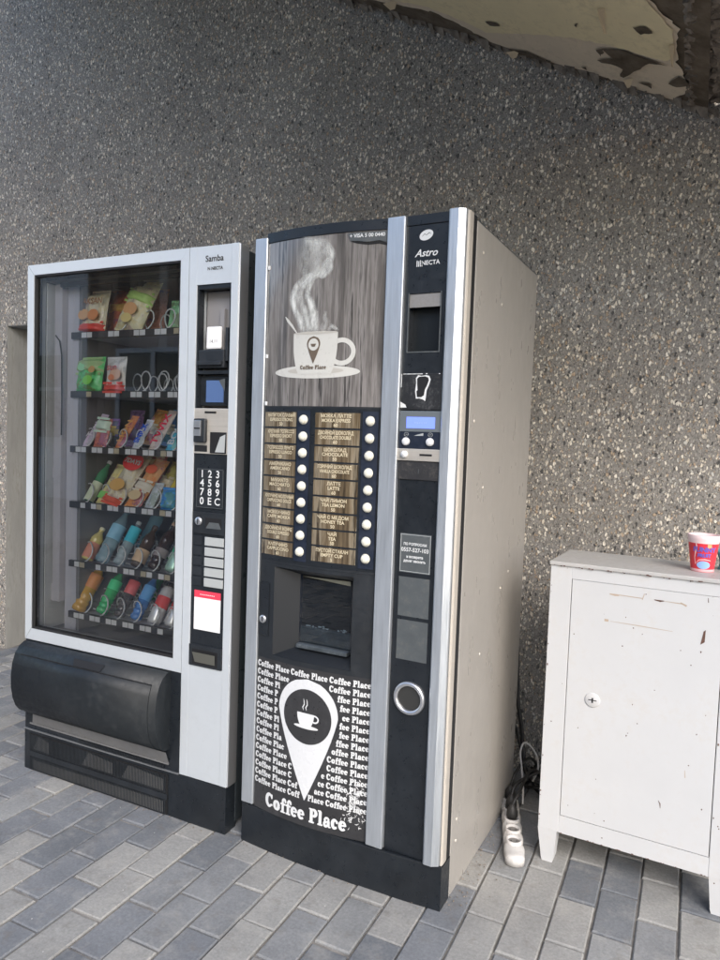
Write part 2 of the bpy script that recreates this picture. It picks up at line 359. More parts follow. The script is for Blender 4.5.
# ------------------------------------------------------------------ the setting: ground, paving, wall
g_ = MB().box(-300, 300, -400, 200, -.5, -.012); obj('ground', g_, M['bounce_ground'], kind='structure')
bed = MB().add([(-5,-6,-.0075),(5,-6,-.0075),(5,1.1,-.0075),(-5,1.1,-.0075)], [(0,1,2,3)]); obj('paving_bed', bed, M['mortar'], kind='structure')
def pavers():
    mb = MB(); W = .1; L = .1935; g = .0028; rng = random.Random(3)
    k0, k1 = -48, 34
    for k in range(k0, k1):
        x0 = .757 + k*W
        off = {0: .0, 1: .085, 2: .185, 3: .08, 4: .19}.get(k % 5, 0) if 0 <= k < 5 else (k*.097 + rng.uniform(-.01, .01)) % L
        n0 = int(-5.6/L); y = -.681 + off
        while y > -5.6: y -= L
        while y < 1.0:
            a, b_, c, d = x0+g*rng.uniform(.7,1.2), x0+W-g*rng.uniform(.7,1.2), y+rng.uniform(.002,.005), y+L-rng.uniform(.002,.005); e = .0032
            dz = rng.uniform(-.0012, .0012); tx = rng.uniform(-.0011, .0011); ty = rng.uniform(-.0014, .0014)
            ja, jb = rng.uniform(-.001, .001), rng.uniform(-.0015, .0015)
            a += ja; b_ += ja; c += jb; d += jb
            top = [(a+e,c+e,dz-tx-ty),(b_-e,c+e,dz+tx-ty),(b_-e,d-e,dz+tx+ty),(a+e,d-e,dz-tx+ty)]
            mid = [(a,c,dz-e),(b_,c,dz-e),(b_,d,dz-e),(a,d,dz-e)]; bot = [(p[0],p[1],-.02) for p in mid]
            fs = [(0,1,2,3)]+[(4+i,4+(i+1)%4,(i+1)%4,i) for i in range(4)]+[(8+i,8+(i+1)%4,4+(i+1)%4,4+i) for i in range(4)]
            if not (d > .0 and not (-2.17 < a < -1.05)): mb.add(top+mid+bot, fs)
            y += L
    return mb
obj('pavement', pavers(), M['paver'], kind='structure')

# wall with a recess at the left (X -2.172 .. -1.05, up to 1.769)
NX0, NX1, NZ, NY = -2.172, -1.05, 1.769, .95
wl = thing('pebble_dash_wall', 'tall dark grey pebble dash wall running behind both vending machines and the cabinet', 'wall')
wm = MB()
def jag(p, q, n, amp, seed):
    r = random.Random(seed); P = []
    for i in range(n+1):
        t = i/n; P.append((p[0]+(q[0]-p[0])*t + r.uniform(-amp, amp)*(0 < i < n), 0, p[2]+(q[2]-p[2])*t + r.uniform(-amp, amp)*(0 < i < n)))
    return P
wm.quad((-9,0,-.02), (NX0,0,-.02), (NX0,0,NZ), (-9,0,NZ)); wm.quad((-9,0,NZ), (NX0,0,NZ), (NX0,0,5), (-9,0,5))
wm.quad((NX0,0,NZ), (NX1,0,NZ), (NX1,0,5), (NX0,0,5)); wm.quad((NX1,0,-.02), (9,0,-.02), (9,0,NZ), (NX1,0,NZ)); wm.quad((NX1,0,NZ), (9,0,NZ), (9,0,5), (NX1,0,5))
wm.quad((-9,1.2,5), (9,1.2,5), (9,0,5), (-9,0,5)); wm.quad((-9,1.2,-.02), (9,1.2,-.02), (9,1.2,5), (-9,1.2,5))
obj('rendered_face', wm, M['wall'], wl)
nm = MB()
nm.box(NX0-.12, NX0+.002, .003, NY, -.02, NZ+.1); nm.box(NX1-.002, NX1+.12, .003, NY, -.02, NZ+.1); nm.box(NX0-.12, NX1+.12, NY-.01, NY+.1, -.02, NZ+.1); nm.box(NX0+.003, NX1-.003, .003, NY-.012, NZ-.002, NZ+.1)
obj('recess_lining', nm, M['concrete'], wl)

# house across the yard: what the glass and the glossy prints reflect
hz = thing('opposite_house', 'brown board clad house across the yard, seen only as reflection in the machine glass', 'house', (-6, -8, 0))
hw = MB(); rr = random.Random(21); x = -9.
while x < 8.2:
    w_ = rr.uniform(.12,.2); hw.box(x, x+w_-.012, -.03-rr.random()*.02, 0, 0, 4.2, 0, rr.choice((0,0,1,2))); x += w_
hw.box(-9, 8.2, -.2, -.05, 0, 4.2, 0, 1)
obj('reflection_panel', MB().box(-12., -9.02, -.2, 0, 0, 4.2), c_('pale_panel_paint', (.78,.77,.76), .8), hz); obj('reflection_panel', MB().box(-3.6, -2.3, -.045, .012, 0, 4.2), MATS['pale_panel_paint'], hz)  # pale panels added to the house to brighten the glass reflection
obj('board_cladding', hw, [c_('board_brown', (.4,.3,.21), .7), c_('board_dark', (.2,.14,.1), .7), c_('board_pale', (.7,.6,.48), .7)], hz)
for wx in (-7.2, -4.4, -1.6, 1.4, 4.2):
    wf = MB(); 
    for a, b_ in ((wx, wx+.08), (wx+.76, wx+.84), (wx+1.52, wx+1.6)): wf.box(a, b_, .0, .05, 1.0, 2.6)
    wf.box(wx+.08, wx+1.52, .0, .045, 1.0, 1.08); wf.box(wx+.08, wx+1.52, .0, .045, 2.52, 2.6); wf.box(wx+.08, wx+1.52, .0, .045, 1.9, 1.96)
    wo = obj('window', wf, M['print_white'], hz); obj('pane', MB().box(wx+.08, wx+1.52, .005, .02, 1.08, 2.52), c_('far_pane', (.03,.035,.04), .1), wo)
rl = MB(); rl.box(-9.2, 8.4, -.3, .3, 4.2, 4.3); obj('roof_edge', rl, M['labelgrey'], hz)

# stair flight overhead: sloping underside with peeling paint, rough bearing beam at its foot
st = thing('stair_flight', 'sloping underside of a concrete stair overhead with peeling cream paint', 'staircase', (0,0,0))
SL = (2.364-3.004)/(1.145+.162)
def sz(x): return 3.004 + SL*(x+.162)
D0 = 1.7
sl = MB(); X0, X1 = -1.9, 1.2
n = 60; rr = random.Random(5)
def edge(y): return [(X0+(X1-X0)*i/n, y, sz(X0+(X1-X0)*i/n)) for i in range(n+1)]
low = edge(-.0); low2 = edge(-D0)
sl.strip(low, low2); sl.strip([(p[0], p[1], p[2]+.28) for p in low], [(p[0], p[1], p[2]+.28) for p in low2])
sl.strip(low2, [(p[0], p[1], p[2]+.28) for p in low2])
obj('raw_slab', sl, M['soffit'], st)
def onsof(x, y, d): return (x, y, sz(x)-d)
def sheet(outline, d, n_in=None):
    b = bmesh.new(); vs = [b.verts.new((x, y, sz(x)-d)) for x, y in outline]; b.faces.new(vs); return MB().bm(b)
def rag(pts, amp, seed, sub=6, ymax=-.006):
    r = random.Random(seed); out = []
    for i, p in enumerate(pts):
        q = pts[(i+1) % len(pts)]
        for k in range(sub):
            t = k/sub; out.append((p[0]+(q[0]-p[0])*t + r.uniform(-amp, amp), min(ymax, p[1]+(q[1]-p[1])*t + r.uniform(-amp, amp))))
    return out
obj('paint_coat', sheet(rag([(-1.88,-.1),(-.4,-.06),(-.12,-.05),(.1,-.1),(.268,-.13),(.358,-.10),(.468,-.03),(.631,-.008),(.708,-.008),(.839,-.03),(.937,-.012),(1.051,-.008),(1.095,-.01),(1.15,-.127),(1.111,-.269),(1.119,-.458),(1.05,-.56),(.95,-.8),(.8,-1.6),(-1.88,-1.6)], .006, 11, 8), .004), M['pinkpaint'], st)
obj('paint_coat', sheet(rag([(-1.8,-.2),(-.1,-.12),(.1,-.14),(.268,-.16),(.38,-.14),(.47,-.10),(.6,-.16),(.68,-.2),(.822,-.247),(.916,-.263),(1.08,-.262),(1.1,-.29),(1.105,-.45),(1.03,-.58),(.93,-.82),(.75,-1.55),(-1.8,-1.55)], .004, 12, 6), .007), M['cream'], st, label='brighter cream upper paint coat')
for i, pts in enumerate(([(.884,-.235),(.953,-.262),(1.0,-.25),(1.034,-.247),(1.088,-.243),(1.032,-.226),(.999,-.17),(.941,-.075),(.929,-.081),(.94,-.134),(.92,-.148),(.877,-.135),(.865,-.148),(.915,-.186)], [(.869,-.215),(.89,-.235),(.893,-.211),(.876,-.179)], [(.994,-.409),(1.031,-.433),(1.05,-.41),(1.014,-.383)],
                          [(.815,-.335),(.832,-.35),(.823,-.317)], [(1.081,-.131),(1.118,-.2),(1.15,-.16),(1.105,-.12)], [(.49,-.191),(.529,-.204),(.545,-.186),(.5,-.165)], [(.53,-.03),(.6,-.05),(.7,-.02),(.66,-.012),(.55,-.012)], [(.985,-.075),(1.02,-.09),(1.03,-.06)], [(.8,-.06),(.815,-.07),(.82,-.05)], [(.03,-.2),(.1,-.22),(.16,-.19),(.08,-.17)])):
    obj('bare_patch', sheet(rag(pts, .003, 20+i, 3), .010), M['soffit'], st)
for i, (x, y, lx, ly) in enumerate(((.915,-.47,.02,.1), (1.1,-.375,.014,.09), (.55,-.03,.05,.015), (.955,-.08,.03,.02), (.1,-.13,.06,.02))):
    fl = MB(); fl.add([(x-lx/2,y,sz(x)-.012),(x+lx/2,y,sz(x)-.012),(x+lx*.2,y+ly,sz(x)-.03),(x-lx*.1,y+ly*.9,sz(x)-.032)], [(0,1,2,3)]); obj('paint_flake', fl, M['paintflake'], st)
rim = MB(); rr = random.Random(77); x = -.9
while x < 1.2:
    w_ = rr.uniform(.02,.06); d_ = rr.uniform(.008,.03); y_ = rr.uniform(.012,.04); rim.add([(x,-.001,sz(x)-d_*.2),(x+w_,-.001,sz(x+w_)-d_),(x+w_,-y_,sz(x+w_)-.001),(x,-y_*.8,sz(x)-.001),(x+w_*.5,-.001,sz(x)-d_*1.2)], [(0,4,3),(4,1,2),(4,2,3)]); x += w_*.7
obj('mortar_fillet', rim, M['roughconc'], st)
def rough_block(x0, x1, y0, y1, z0, z1, step, amp, seed):
    r = random.Random(seed); mb = MB()
    nx = int((x1-x0)/step); ny = int((y1-y0)/step); nz = int((z1-z0)/step)
    def disp(): return r.uniform(-amp, amp)
    V = {}
    def vid(i, j, k):
        if (i, j, k) not in V:
            V[(i,j,k)] = len(mb.v); mb.v.append((x0+i*step+disp(), y0+j*step+disp()*(j < ny), z0+k*step+disp()))
        return V[(i,j,k)]
    def F(*q): mb.f.append([vid(*a) for a in q]); mb.mi.append(0); mb.sm.append(False)
    for i in range(nx):
        for j in range(ny): F((i,j,0),(i+1,j,0),(i+1,j+1,0),(i,j+1,0))
        for k in range(nz): F((i,0,k),(i+1,0,k),(i+1,0,k+1),(i,0,k+1))
    for j in range(ny):
        for k in range(nz): F((0,j,k),(0,j,k+1),(0,j+1,k+1),(0,j+1,k)); F((nx,j,k),(nx,j,k+1),(nx,j+1,k+1),(nx,j+1,k))
    return mb
tb_ = thing('bearing_beam', 'rough dark broken concrete beam at the foot of the stair, top right corner', 'beam')
obj('beam_concrete', rough_block(1.14, 2.4, -1.6, -.001, 2.36, 2.9, .012, .009, 9), M['roughconc'], tb_)
cs = MB().box(-.6, 7, -1.3, -.001, 4.1, 4.3); obj('ceiling', cs, M['soffit'], kind='structure')

# ------------------------------------------------------------------ snack vending machine (local x = world X, front plane y = 0)
sn = thing('snack_vending_machine', 'wide glass fronted snack vending machine with silver frame, left of the coffee machine', 'vending machine', (0, -.8998, 0))
XL, XS, H = -.8875, -.183, 1.7814
# cabinet shell (open to the front so that the shelves are lit through the glass)
sh = MB(); y0, y1 = .05, .80
sh.box(XL, XL+.03, y0, y1, .02, H-.012, .002); sh.box(-.028, 0, y0, y1, .02, H-.012, .002); sh.box(XL+.03, -.028, y0, y1, H-.045, H-.012); sh.box(XL+.03, -.028, y1-.03, y1, .02, H-.045); sh.box(XL+.03, -.028, y0, y1-.03, .02, .05)
obj('cabinet_body', sh, M['blkside'], sn)
for z in (1.62, 1.36, .95, .62, .27):
    rv = MB(); rv.lathe([(.004,0),(.004,.002),(.002,.003)], mtx=Matrix.Translation((0.0, .1, z)) @ Matrix.Rotation(rad(90), 4, 'Y'), n=10)
    obj('side_screw', rv, M['chrome'], sn)
fr = MB()
def bevq(mb, pts, yf, yb, mi=0):  # flat frame piece with side walls, outline in x/z
    mb.prism(pts, 'y', yf, yb, mi)
gl0, gl1, gz0, gz1 = -.857, -.215, .513, 1.747
e = .0008
bevq(fr, [(XL, .473), (gl0, gz0+e), (gl0, gz1-e), (XL, H)], 0, .05)
bevq(fr, [(XL+e, H), (gl0+e, gz1), (gl1-e, gz1), (XS-e, H)], 0.0008, .05)
bevq(fr, [(XS, H), (gl1, gz1-e), (gl1, gz0+e), (XS, .473)], 0, .05)
bevq(fr, [(XL+e, .473), (XS-e, .473), (gl1-e, gz0), (gl0+e, gz0)], 0.0008, .05)
obj('glass_door_frame', fr, M['alusat'], sn)
gk = MB(); t = .006
gk.box(gl0, gl0+t, .003, .03, gz0, gz1); gk.box(gl1-t, gl1, .003, .03, gz0, gz1); gk.box(gl0+t, gl1-t, .003, .03, gz1-t, gz1); gk.box(gl0+t, gl1-t, .003, .03, gz0, gz0+t)
obj('gasket', gk, M['gasket'], sn)
pane = MB().quad((gl0+.001,.012,gz0+.001),(gl1-.001,.012,gz0+.001),(gl1-.001,.012,gz1-.001),(gl0+.001,.012,gz1-.001)); obj('glass_pane', pane, M['glass'], sn)
# right silver control panel with recessed black strip
cp = MB(); bx0, bx1, bz0, bz1 = -.152, -.026, .508, 1.668
P0 = XS+.0015
cp.box(P0, bx0, 0, .05, .149, H, .0015); cp.box(bx1, 0, 0, .05, .149, H, .0015); cp.box(bx0, bx1, .0003, .05, bz1, H-.001); cp.box(bx0, bx1, .0003, .05, .15, bz0)
obj('control_panel', cp, M['alusat'], sn)
sdg = MB().box(-.001, .0035, .004, .046, .149, H-.002, .001); obj('door_edge_trim', sdg, M['chrome'], sn)
ck = MB()  # black strip, with the note validator window cut out
wz0, wz1 = 1.305, 1.655
ck.box(bx0, bx1, .004, .03, bz0, 1.162); ck.box(bx0, bx1, .004, .03, wz1, bz1)
ck.box(bx0, bx0+.006, .004, .03, wz0-.006, wz1); ck.box(bx1-.006, bx1, .004, .03, wz0-.006, wz1)
ck.box(bx0+.006, bx1-.006, .004, .03, 1.402, 1.412)
obj('black_strip', ck, M['blk'], sn)
nv = MB().box(bx0+.006, bx1-.006, .045, .049, wz0, wz1); nv.box(-.085, -.07, .03, .045, 1.42, 1.6); obj('window_back', nv, M['innerd'], sn)
nr = MB().box(-.148, -.05, .006, .044, 1.42, 1.475, .004); nr.box(-.05, -.04, .01, .044, 1.44, 1.54, .002); nr.box(-.145, -.055, -.004, .006, 1.428, 1.44, .002); obj('note_reader', nr, M['blkm'], sn)
np_ = MB().box(-.122, -.068, .012, .02, 1.478, 1.545, .006); obj('paper_note', np_, M['paper'], sn)
merge_txt = text_mb('14.11', .014, -.095, 1.5).map(lambda v: (v.x, .0115, v.z)); obj('note_writing', merge_txt, M['groove'], sn)
dsp = MB().box(-.146, -.03, .02, .03, 1.308, 1.398, .002); d_ = obj('display', dsp, M['blk'], sn)
ds2 = MB().box(-.122, -.058, .017, .021, 1.318, 1.384); ds2.add([(-.075,.0165,1.384),(-.052,.0165,1.39),(-.052,.0165,1.35)], [(0,1,2)], 1); obj('display_film', ds2, [M['lcdoff'], M['stickergrey']], d_)
sp_ = MB(); sp_.box(bx0, bx1, .001, .03, 1.162, 1.299, .001); spo = obj('coin_plate', sp_, M['steel'], sn)
cs_ = MB().box(-.112, -.07, -.0005, .002, 1.284, 1.29); obj('plate_opening', cs_, M['dark'], spo); obj('plate_opening', MB().box(-.148, -.101, -.0006, .002, 1.168, 1.187, .001), M['dark'], spo); obj('plate_opening', MB().box(-.09, -.03, -.0006, .002, 1.164, 1.228, .001), M['dark'], spo)
cm = MB().box(-.144, -.1, -.014, .001, 1.195, 1.268, .006, seg=3); obj('coin_mech', cm, M['blkm'], spo)
cm2 = MB().box(-.137, -.113, -.018, -.0145, 1.215, 1.262, .001); cm2.box(-.135, -.115, -.02, -.018, 1.236, 1.24, 0, 1); obj('coin_slot', cm2, [M['chrome'], M['dark']], spo)
co = MB().add([(-.07,-.001,1.168),(-.035,-.001,1.168),(-.033,-.001,1.222),(-.052,-.001,1.214)], [(0,1,2,3)]); obj('clear_scoop', co, M['labelgrey'], spo)
kp = MB().box(-.138, -.038, .0015, .005, .996, 1.118, .001); kpo = obj('keypad', kp, M['blkm'], sn)
for row, chs in enumerate(('123', '456', '789', '0EC')):
    for i, ch in enumerate(chs): obj('key', text_mb(ch, .031, -.117+i*.029, 1.1-row*.0275, off=.0004).map(lambda v: (v.x, .001, v.z)), M['print_white'], kpo)
kb = MB()
for z in (.999, 1.115): kb.box(-.136, -.04, .0008, .0014, z-.0006, z+.0006)
for x in (-.1365, -.0395): kb.box(x-.0005, x+.0005, .0008, .0014, .999, 1.115)
obj('keypad_outline', kb, M['stickergrey'], kpo)
lp = MB().box(-.149, -.03, 0., .005, .918, .984, .001); lpo = obj('lock_plate', lp, M['blkm'], sn)
lk = MB().lathe([(.0125,0),(.0125,.004),(.01,.006),(0,.006)], n=20, mtx=Matrix.Translation((-.125, 0, .956)) @ Matrix.Rotation(rad(90), 4, 'X'), cap=False)
lk.box(-.1265, -.1235, -.0066, -.0055, .947, .965, 0, 1); obj('lock', lk, [M['chrome'], M['dark']], lpo)
rc_ = MB().add([(-.1,-.0006,.935),(-.04,-.0006,.935),(-.04,-.0006,.968),(-.1,-.0006,.968)], [(0,1,2,3)]); rc_.add([(-.098,-.001,.936),(-.04,-.001,.936),(-.05,-.001,.955),(-.085,-.001,.955)], [(0,1,2,3)], 1); obj('lock_recess', rc_, [M['dark'], M['stickergrey']], lpo)
for i in range(5):
    z = .896-i*.0315
    obj('label_key', MB().box(-.102, -.032, .0005, .005, z-.013, z+.013, .001), M['labelgrey'], sn)
    obj('dark_key', MB().box(-.15, -.114, .0015, .005, z-.0135, z+.0135, .001), M['blkm'], sn)
qs = MB().box(-.138, -.039, .0025, .0035, .62, .72); qs.box(-.138, -.039, .0025, .0035, .7203, .742, 0, 1); qo = obj('sticker', qs, [M['paper'], M['redp']], sn)
obj('sticker_lettering', text_mb('- - - - - - - -', .012, -.0885, .7315, off=.0006).map(lambda v: (v.x, .002, v.z)), M['paper'], qo)
cr = MB().box(-.1505, -.0275, -.003, .005, .507, .573, .001); cro = obj('coin_return', cr, M['blkm'], sn)
cr2 = MB().box(-.138, -.042, -.0038, -.003, .513, .56); obj('return_mouth', cr2, M['dark'], cro)
cr3 = MB().add([(-.126,-.0045,.52),(-.05,-.0045,.52),(-.045,-.012,.553),(-.131,-.012,.553)], [(0,1,2,3)]); obj('return_flap', cr3, c_('flap_grey', (.1,.1,.085), .3, coat=.5), cro)
obj('model_lettering', merge(text_mb('Samba', .026, -.088, 1.742, off=.0003), text_mb('N NECTA', .013, -.085, 1.713, off=.0003)).map(lambda v: (v.x, -.0008, v.z)), M['dark'], sn)
# lower black section, bulging delivery bin, grille, kick plate
lb = MB().box(XL, XS, .004, .05, .149, .472, .001); obj('lower_panel', lb, M['blk'], sn)
BK = .6
prof = [(y*BK if y < 0 else y, z) for y, z in [(0.004,.4705),(-.02,.468),(-.052,.457),(-.08,.435),(-.099,.402),(-.108,.36),(-.107,.318),(-.096,.278),(-.076,.246),(-.05,.226),(-.03,.219),(.004,.216)]]
bn = MB().prism(prof, 'x', -.877, -.226, 0, True); bo = obj('delivery_bin', bn, worn('bin_plastic', (.013,.016,.019), .5, var=.25, sc=7, gamt=.15, grime=(.07,.07,.07), spec=.35), sn)
pf = [(y-.0035 if i not in (0,) else y, z) for i, (y, z) in enumerate(prof)][3:11]
fl_ = MB(); xs = (-.845, -.255)
outer = pf; inner = [(y+.003, z) for y, z in pf]
fl_.prism(outer + inner[::-1], 'x', xs[0], xs[1], 0, True); fo = obj('bin_flap', fl_, MATS['bin_plastic'], bo)
sm0 = MB().box(-.846, -.254, prof[3][0]-.0042, prof[3][0]-.001, prof[3][1]-.0005, prof[3][1]+.0018); obj('flap_seam', sm0, M['dark'], bo)
sm_ = MB().add([(-.605,-.0565*BK-.001,.4575),(-.465,-.0565*BK-.001,.4575),(-.475,-.0806*BK-.001,.438),(-.595,-.0806*BK-.001,.438)], [(0,1,2,3)], 0); obj('finger_recess', sm_, M['dark'], bo)
hs = MB()
for i in range(10):
    z = .425-i*.014; 
    hs.box(-.2475, -.2455, -.11*BK, -.05*BK, z-.002, z+.002)
lt = MB(); lt.add([(-.83,-.012,.212),(-.226,-.012,.212),(-.226,.003,.172),(-.85,.003,.172)], [(0,1,2,3)]); lt.box(-.86, -.226, .0, .004, .167, .172)
obj('bin_lip', lt, worn('grey_metal_lip', (.2,.2,.2), .4, .3, sc=6), sn)
kk = MB().box(XL, -.002, .002, .06, .0, .147, .0015); kko = obj('kick_plate', kk, M['blk'], sn)
gr = MB()
gr.box(-.86, -.226, -.001, .0015, .004, .135, 0, 1)
for i in range(106):
    x = -.855+i*.0059
    gr.box(x, x+.0026, -.004, -.0012, .006, .052); gr.box(x, x+.0026, -.004, -.0012, .075, .131)
gr.box(-.86, -.226, -.0045, -.001, .054, .072)
for a, b_ in ((-.84,-.76), (-.6,-.46), (-.42,-.24)): gr.add([(a,-.0017,.08),(b_,-.0017,.08),(b_,-.0017,.118),(a+.03,-.0017,.128)], [(0,1,2,3)], 2)
gr.add([(-.84,-.0017,.008),(-.24,-.0017,.008),(-.24,-.0017,.046),(-.84,-.0017,.04)], [(0,1,2,3)], 2)
obj('vent_grille', gr, [M['blkm'], M['dark'], c_('dusty_mesh', (.19,.19,.185), .8)], sn)
vg = MB()
for i in range(60): x = -.62+i*.0063; vg.box(x, x+.003, -.002, .004, .152, .163)
obj('upper_vent', vg, M['blkm'], sn)
tr_ = MB().box(XL, XS, -.003, .003, .1465, .1495); obj('trim_strip', tr_, worn('dull_trim', (.25,.26,.27), .4, .5), sn)
# interior
it = MB(); it.box(XL+.031, XL+.036, .052, .6, .49, 1.73); obj('inner_left_wall', it, M['innerleft'], sn)
it = MB().box(-.85, -.83, .11, .6, 1.05, 1.1, .003); obj('reflection_rib', it, M['innerp'], sn)  # pale ribs built in place of crossbars reflected in the glass
it = MB().box(-.85, -.83, .11, .6, .6, .65, .003); obj('reflection_rib', it, M['innerp'], sn)
it = MB().box(-.86, -.2, .6, .62, .49, 1.74); obj('inner_back_wall', it, M['innerd'], sn)
it = MB().box(-.22, -.2, .04, .6, .49, 1.74); obj('inner_right_wall', it, M['inner'], sn)
it = MB().box(-.86, -.2, .05, .6, 1.735, 1.745); obj('inner_ceiling', it, M['innerd'], sn)
it = MB().box(-.86, -.2, .05, .6, .487, .5); obj('inner_floor', it, M['innerd'], sn)
it = MB().box(-.842, -.806, .075, .1, .6, 1.73, .003); it.box(-.853, -.842, .08, .1, .6, .66, .002); it.box(-.853, -.842, .08, .1, 1.045, 1.085, .002); obj('reflection_post', it, M['innerp'], sn)  # solid pale post standing in for an upright reflection in the glass
ip = MB().box(-.806, -.748, .1, .106, .5, 1.73); 
for i in range(100): ip.box(-.779, -.774, .0992, .1, .52+i*.012, .526+i*.012, 0, 1)
obj('slotted_rail', ip, [M['inner'], M['innerp']], sn)
ip = MB().box(-.75, -.735, .1, .6, .5, 1.73); obj('shelf_divider', ip, M['innerd'], sn)
ip = MB().box(-.62, -.5, .12, .2, 1.715, 1.735, .003); ip.box(-.8, -.25, .06, .075, 1.715, 1.73, .002); obj('top_fitting', ip, M['dark'], sn)
obj('cable', MB().tube([(-.85,.09,1.555),(-.83,.07,1.55),(-.81,.07,1.53),(-.8,.07,1.48),(-.797,.07,1.3),(-.798,.07,1.2)], .0025, 6), M['rubber'], sn)
ZS = [1.55, 1.345, 1.152, .955, .743, .558]
LX = [-.722+.0775*i for i in range(7)]
wide = {0: [-.70, -.575, -.46, -.37, -.29], 1: [-.70, -.585, -.47, -.39, -.31]}
def spiral_mb(x, z, r, y0_=.092, y1_=.5, turns=5):
    pts = []; nn = turns*18
    for i in range(nn+1):
        a = 2*math.pi*i/18; pts.append((x+r*math.sin(a), y0_+(y1_-y0_)*i/nn, z+r+.006-r*math.cos(a)))
    return MB().tube(pts, .0026, 5)
for k, z in enumerate(ZS):
    s_ = MB().box(-.775, -.225, .1, .55, z-.006, z-.002, 0, 1); s_.box(-.775, -.225, .088, .1, z-.011, z+.012, .001)
    so = obj('shelf', s_, [M['tray'], M['inner']], sn)
    lanes = wide.get(k, LX); r = .038 if k < 2 else .035
    for i, x in enumerate(lanes):
        if k > 1 or i != 0: obj('spiral', spiral_mb(x, z, r), M['spiral'], so)
        for dx in (-.012, .014):
            if random.random() < .88: obj('price_label', MB().box(x+dx-.0115, x+dx+.0115, .0868, .0878, z-.0085, z+.0095), M['paper'] if random.random() < .85 else M['print_cream'], so)

# ------------------------------------------------------------------ products inside the snack machine (each a thing of its own)
def W_(x, yl, z): return (x, -.8998+yl, z)
TILT = rad(-33)
def product(name, label, cat, x, yl, z, tilt=TILT, roll=0, group=None):
    group = {'snack': 'wrapped snacks standing on the snack machine shelves', 'bottle': 'drink bottles lying back on the snack machine shelves', 'can': 'drink cans on the snack machine shelves'}[cat]
    o = thing(name, label, cat, W_(x, yl, z+.012), 0, group); o.rotation_euler = (tilt, roll, 0); return o
def pillow(wd, ht, th, n=10, mi=0, crimp=.008):
    mb = MB(); nx, nz = n, n; A = []; 
    for s_ in (-1, 1):
        V = []
        for j in range(nz+1):
            for i in range(nx+1):
                u, v = -1+2*i/nx, j/nz; d = max(0, 1-u**4)*max(0, 1-(2*v-1)**6)
                x = u*wd/2*(1-.06*math.sin(math.pi*v)); d *= 1+.18*math.sin(7*u+5*v+s_)+.12*math.sin(11*v)
                V.append((x, s_*th/2*d, v*ht))
        F = [(j*(nx+1)+i, j*(nx+1)+i+1, (j+1)*(nx+1)+i+1, (j+1)*(nx+1)+i) for j in range(nz) for i in range(nx)]
        mb.add(V, F, mi, True)
    for z0, z1 in ((-crimp, 0), (ht, ht+crimp)):
        mb.add([(-wd/2,-.001,z0),(wd/2,-.001,z0),(wd/2,-.001,z1),(-wd/2,-.001,z1)], [(0,1,2,3)], mi)
    return mb
def face_shape(pts, d): return MB().add([(x, -d, z) for x, z in pts], [tuple(range(len(pts)))])
def bag(label, x, z, wd, ht, col, band, bandcol, txt, tcol, yl=.13, th=.05, tilt=rad(-10), roll=0, blobs=()):
    t = product('snack_bag', label, 'snack', x, yl, z, tilt, roll)
    obj('wrapper', pillow(wd, ht, th), c_('foil_%s' % label[:14], col, .3, coat=.5), t)
    if band:
        obj('printed_band', pillow(wd*.99, ht*(band[1]-band[0]), th*.75, 8).map(lambda v: (v.x, v.y-.014 if v.y < 0 else v.y*.1, v.z+ht*band[0])), c_('band_%s' % label[:14], bandcol, .35), t)
    for i, (bx, bz, br, bc) in enumerate(blobs): obj('printed_motif', disc(bx*wd, bz*ht, br*wd, -th/2-.008-.001*i, 16, 1.3), c_('motif%s%d' % (label[:12], i), bc, .4), t)
    if txt: obj('lettering', text_mb(txt, min(wd*1.5/max(3, len(txt)), ht*.3), 0, ht*.72, off=.0006).map(lambda v: (v.x, -th/2-.008, v.z)), c_('ink_%s' % label[:14], tcol, .4), t)
    return t
def bar_(label, x, z, wd, ln, col, txt, tcol, tilt=rad(-32), roll=rad(6), col2=None, yl=.11):
    t = product('chocolate_bar', label, 'snack', x, yl, z, tilt, roll)
    mb = pillow(wd, ln, .018, 8); obj('wrapper', mb, c_('foil_%s' % label[:14], col, .28, coat=.5), t)
    if col2: obj('printed_band', MB().box(-wd*.46, wd*.46, -.0105, -.0098, ln*.1, ln*.28), c_('band_%s' % label[:14], col2, .35), t)
    if txt:
        tm = text_mb(txt, wd*.95, 0, 0, off=.0008, squash=ln*.82/(wd*.62*len(txt)))
        tm.map(lambda v: (-v.z, -.0125, v.x+ln*.5)); obj('lettering', tm, c_('ink_%s' % label[:14], tcol, .4), t)
    return t
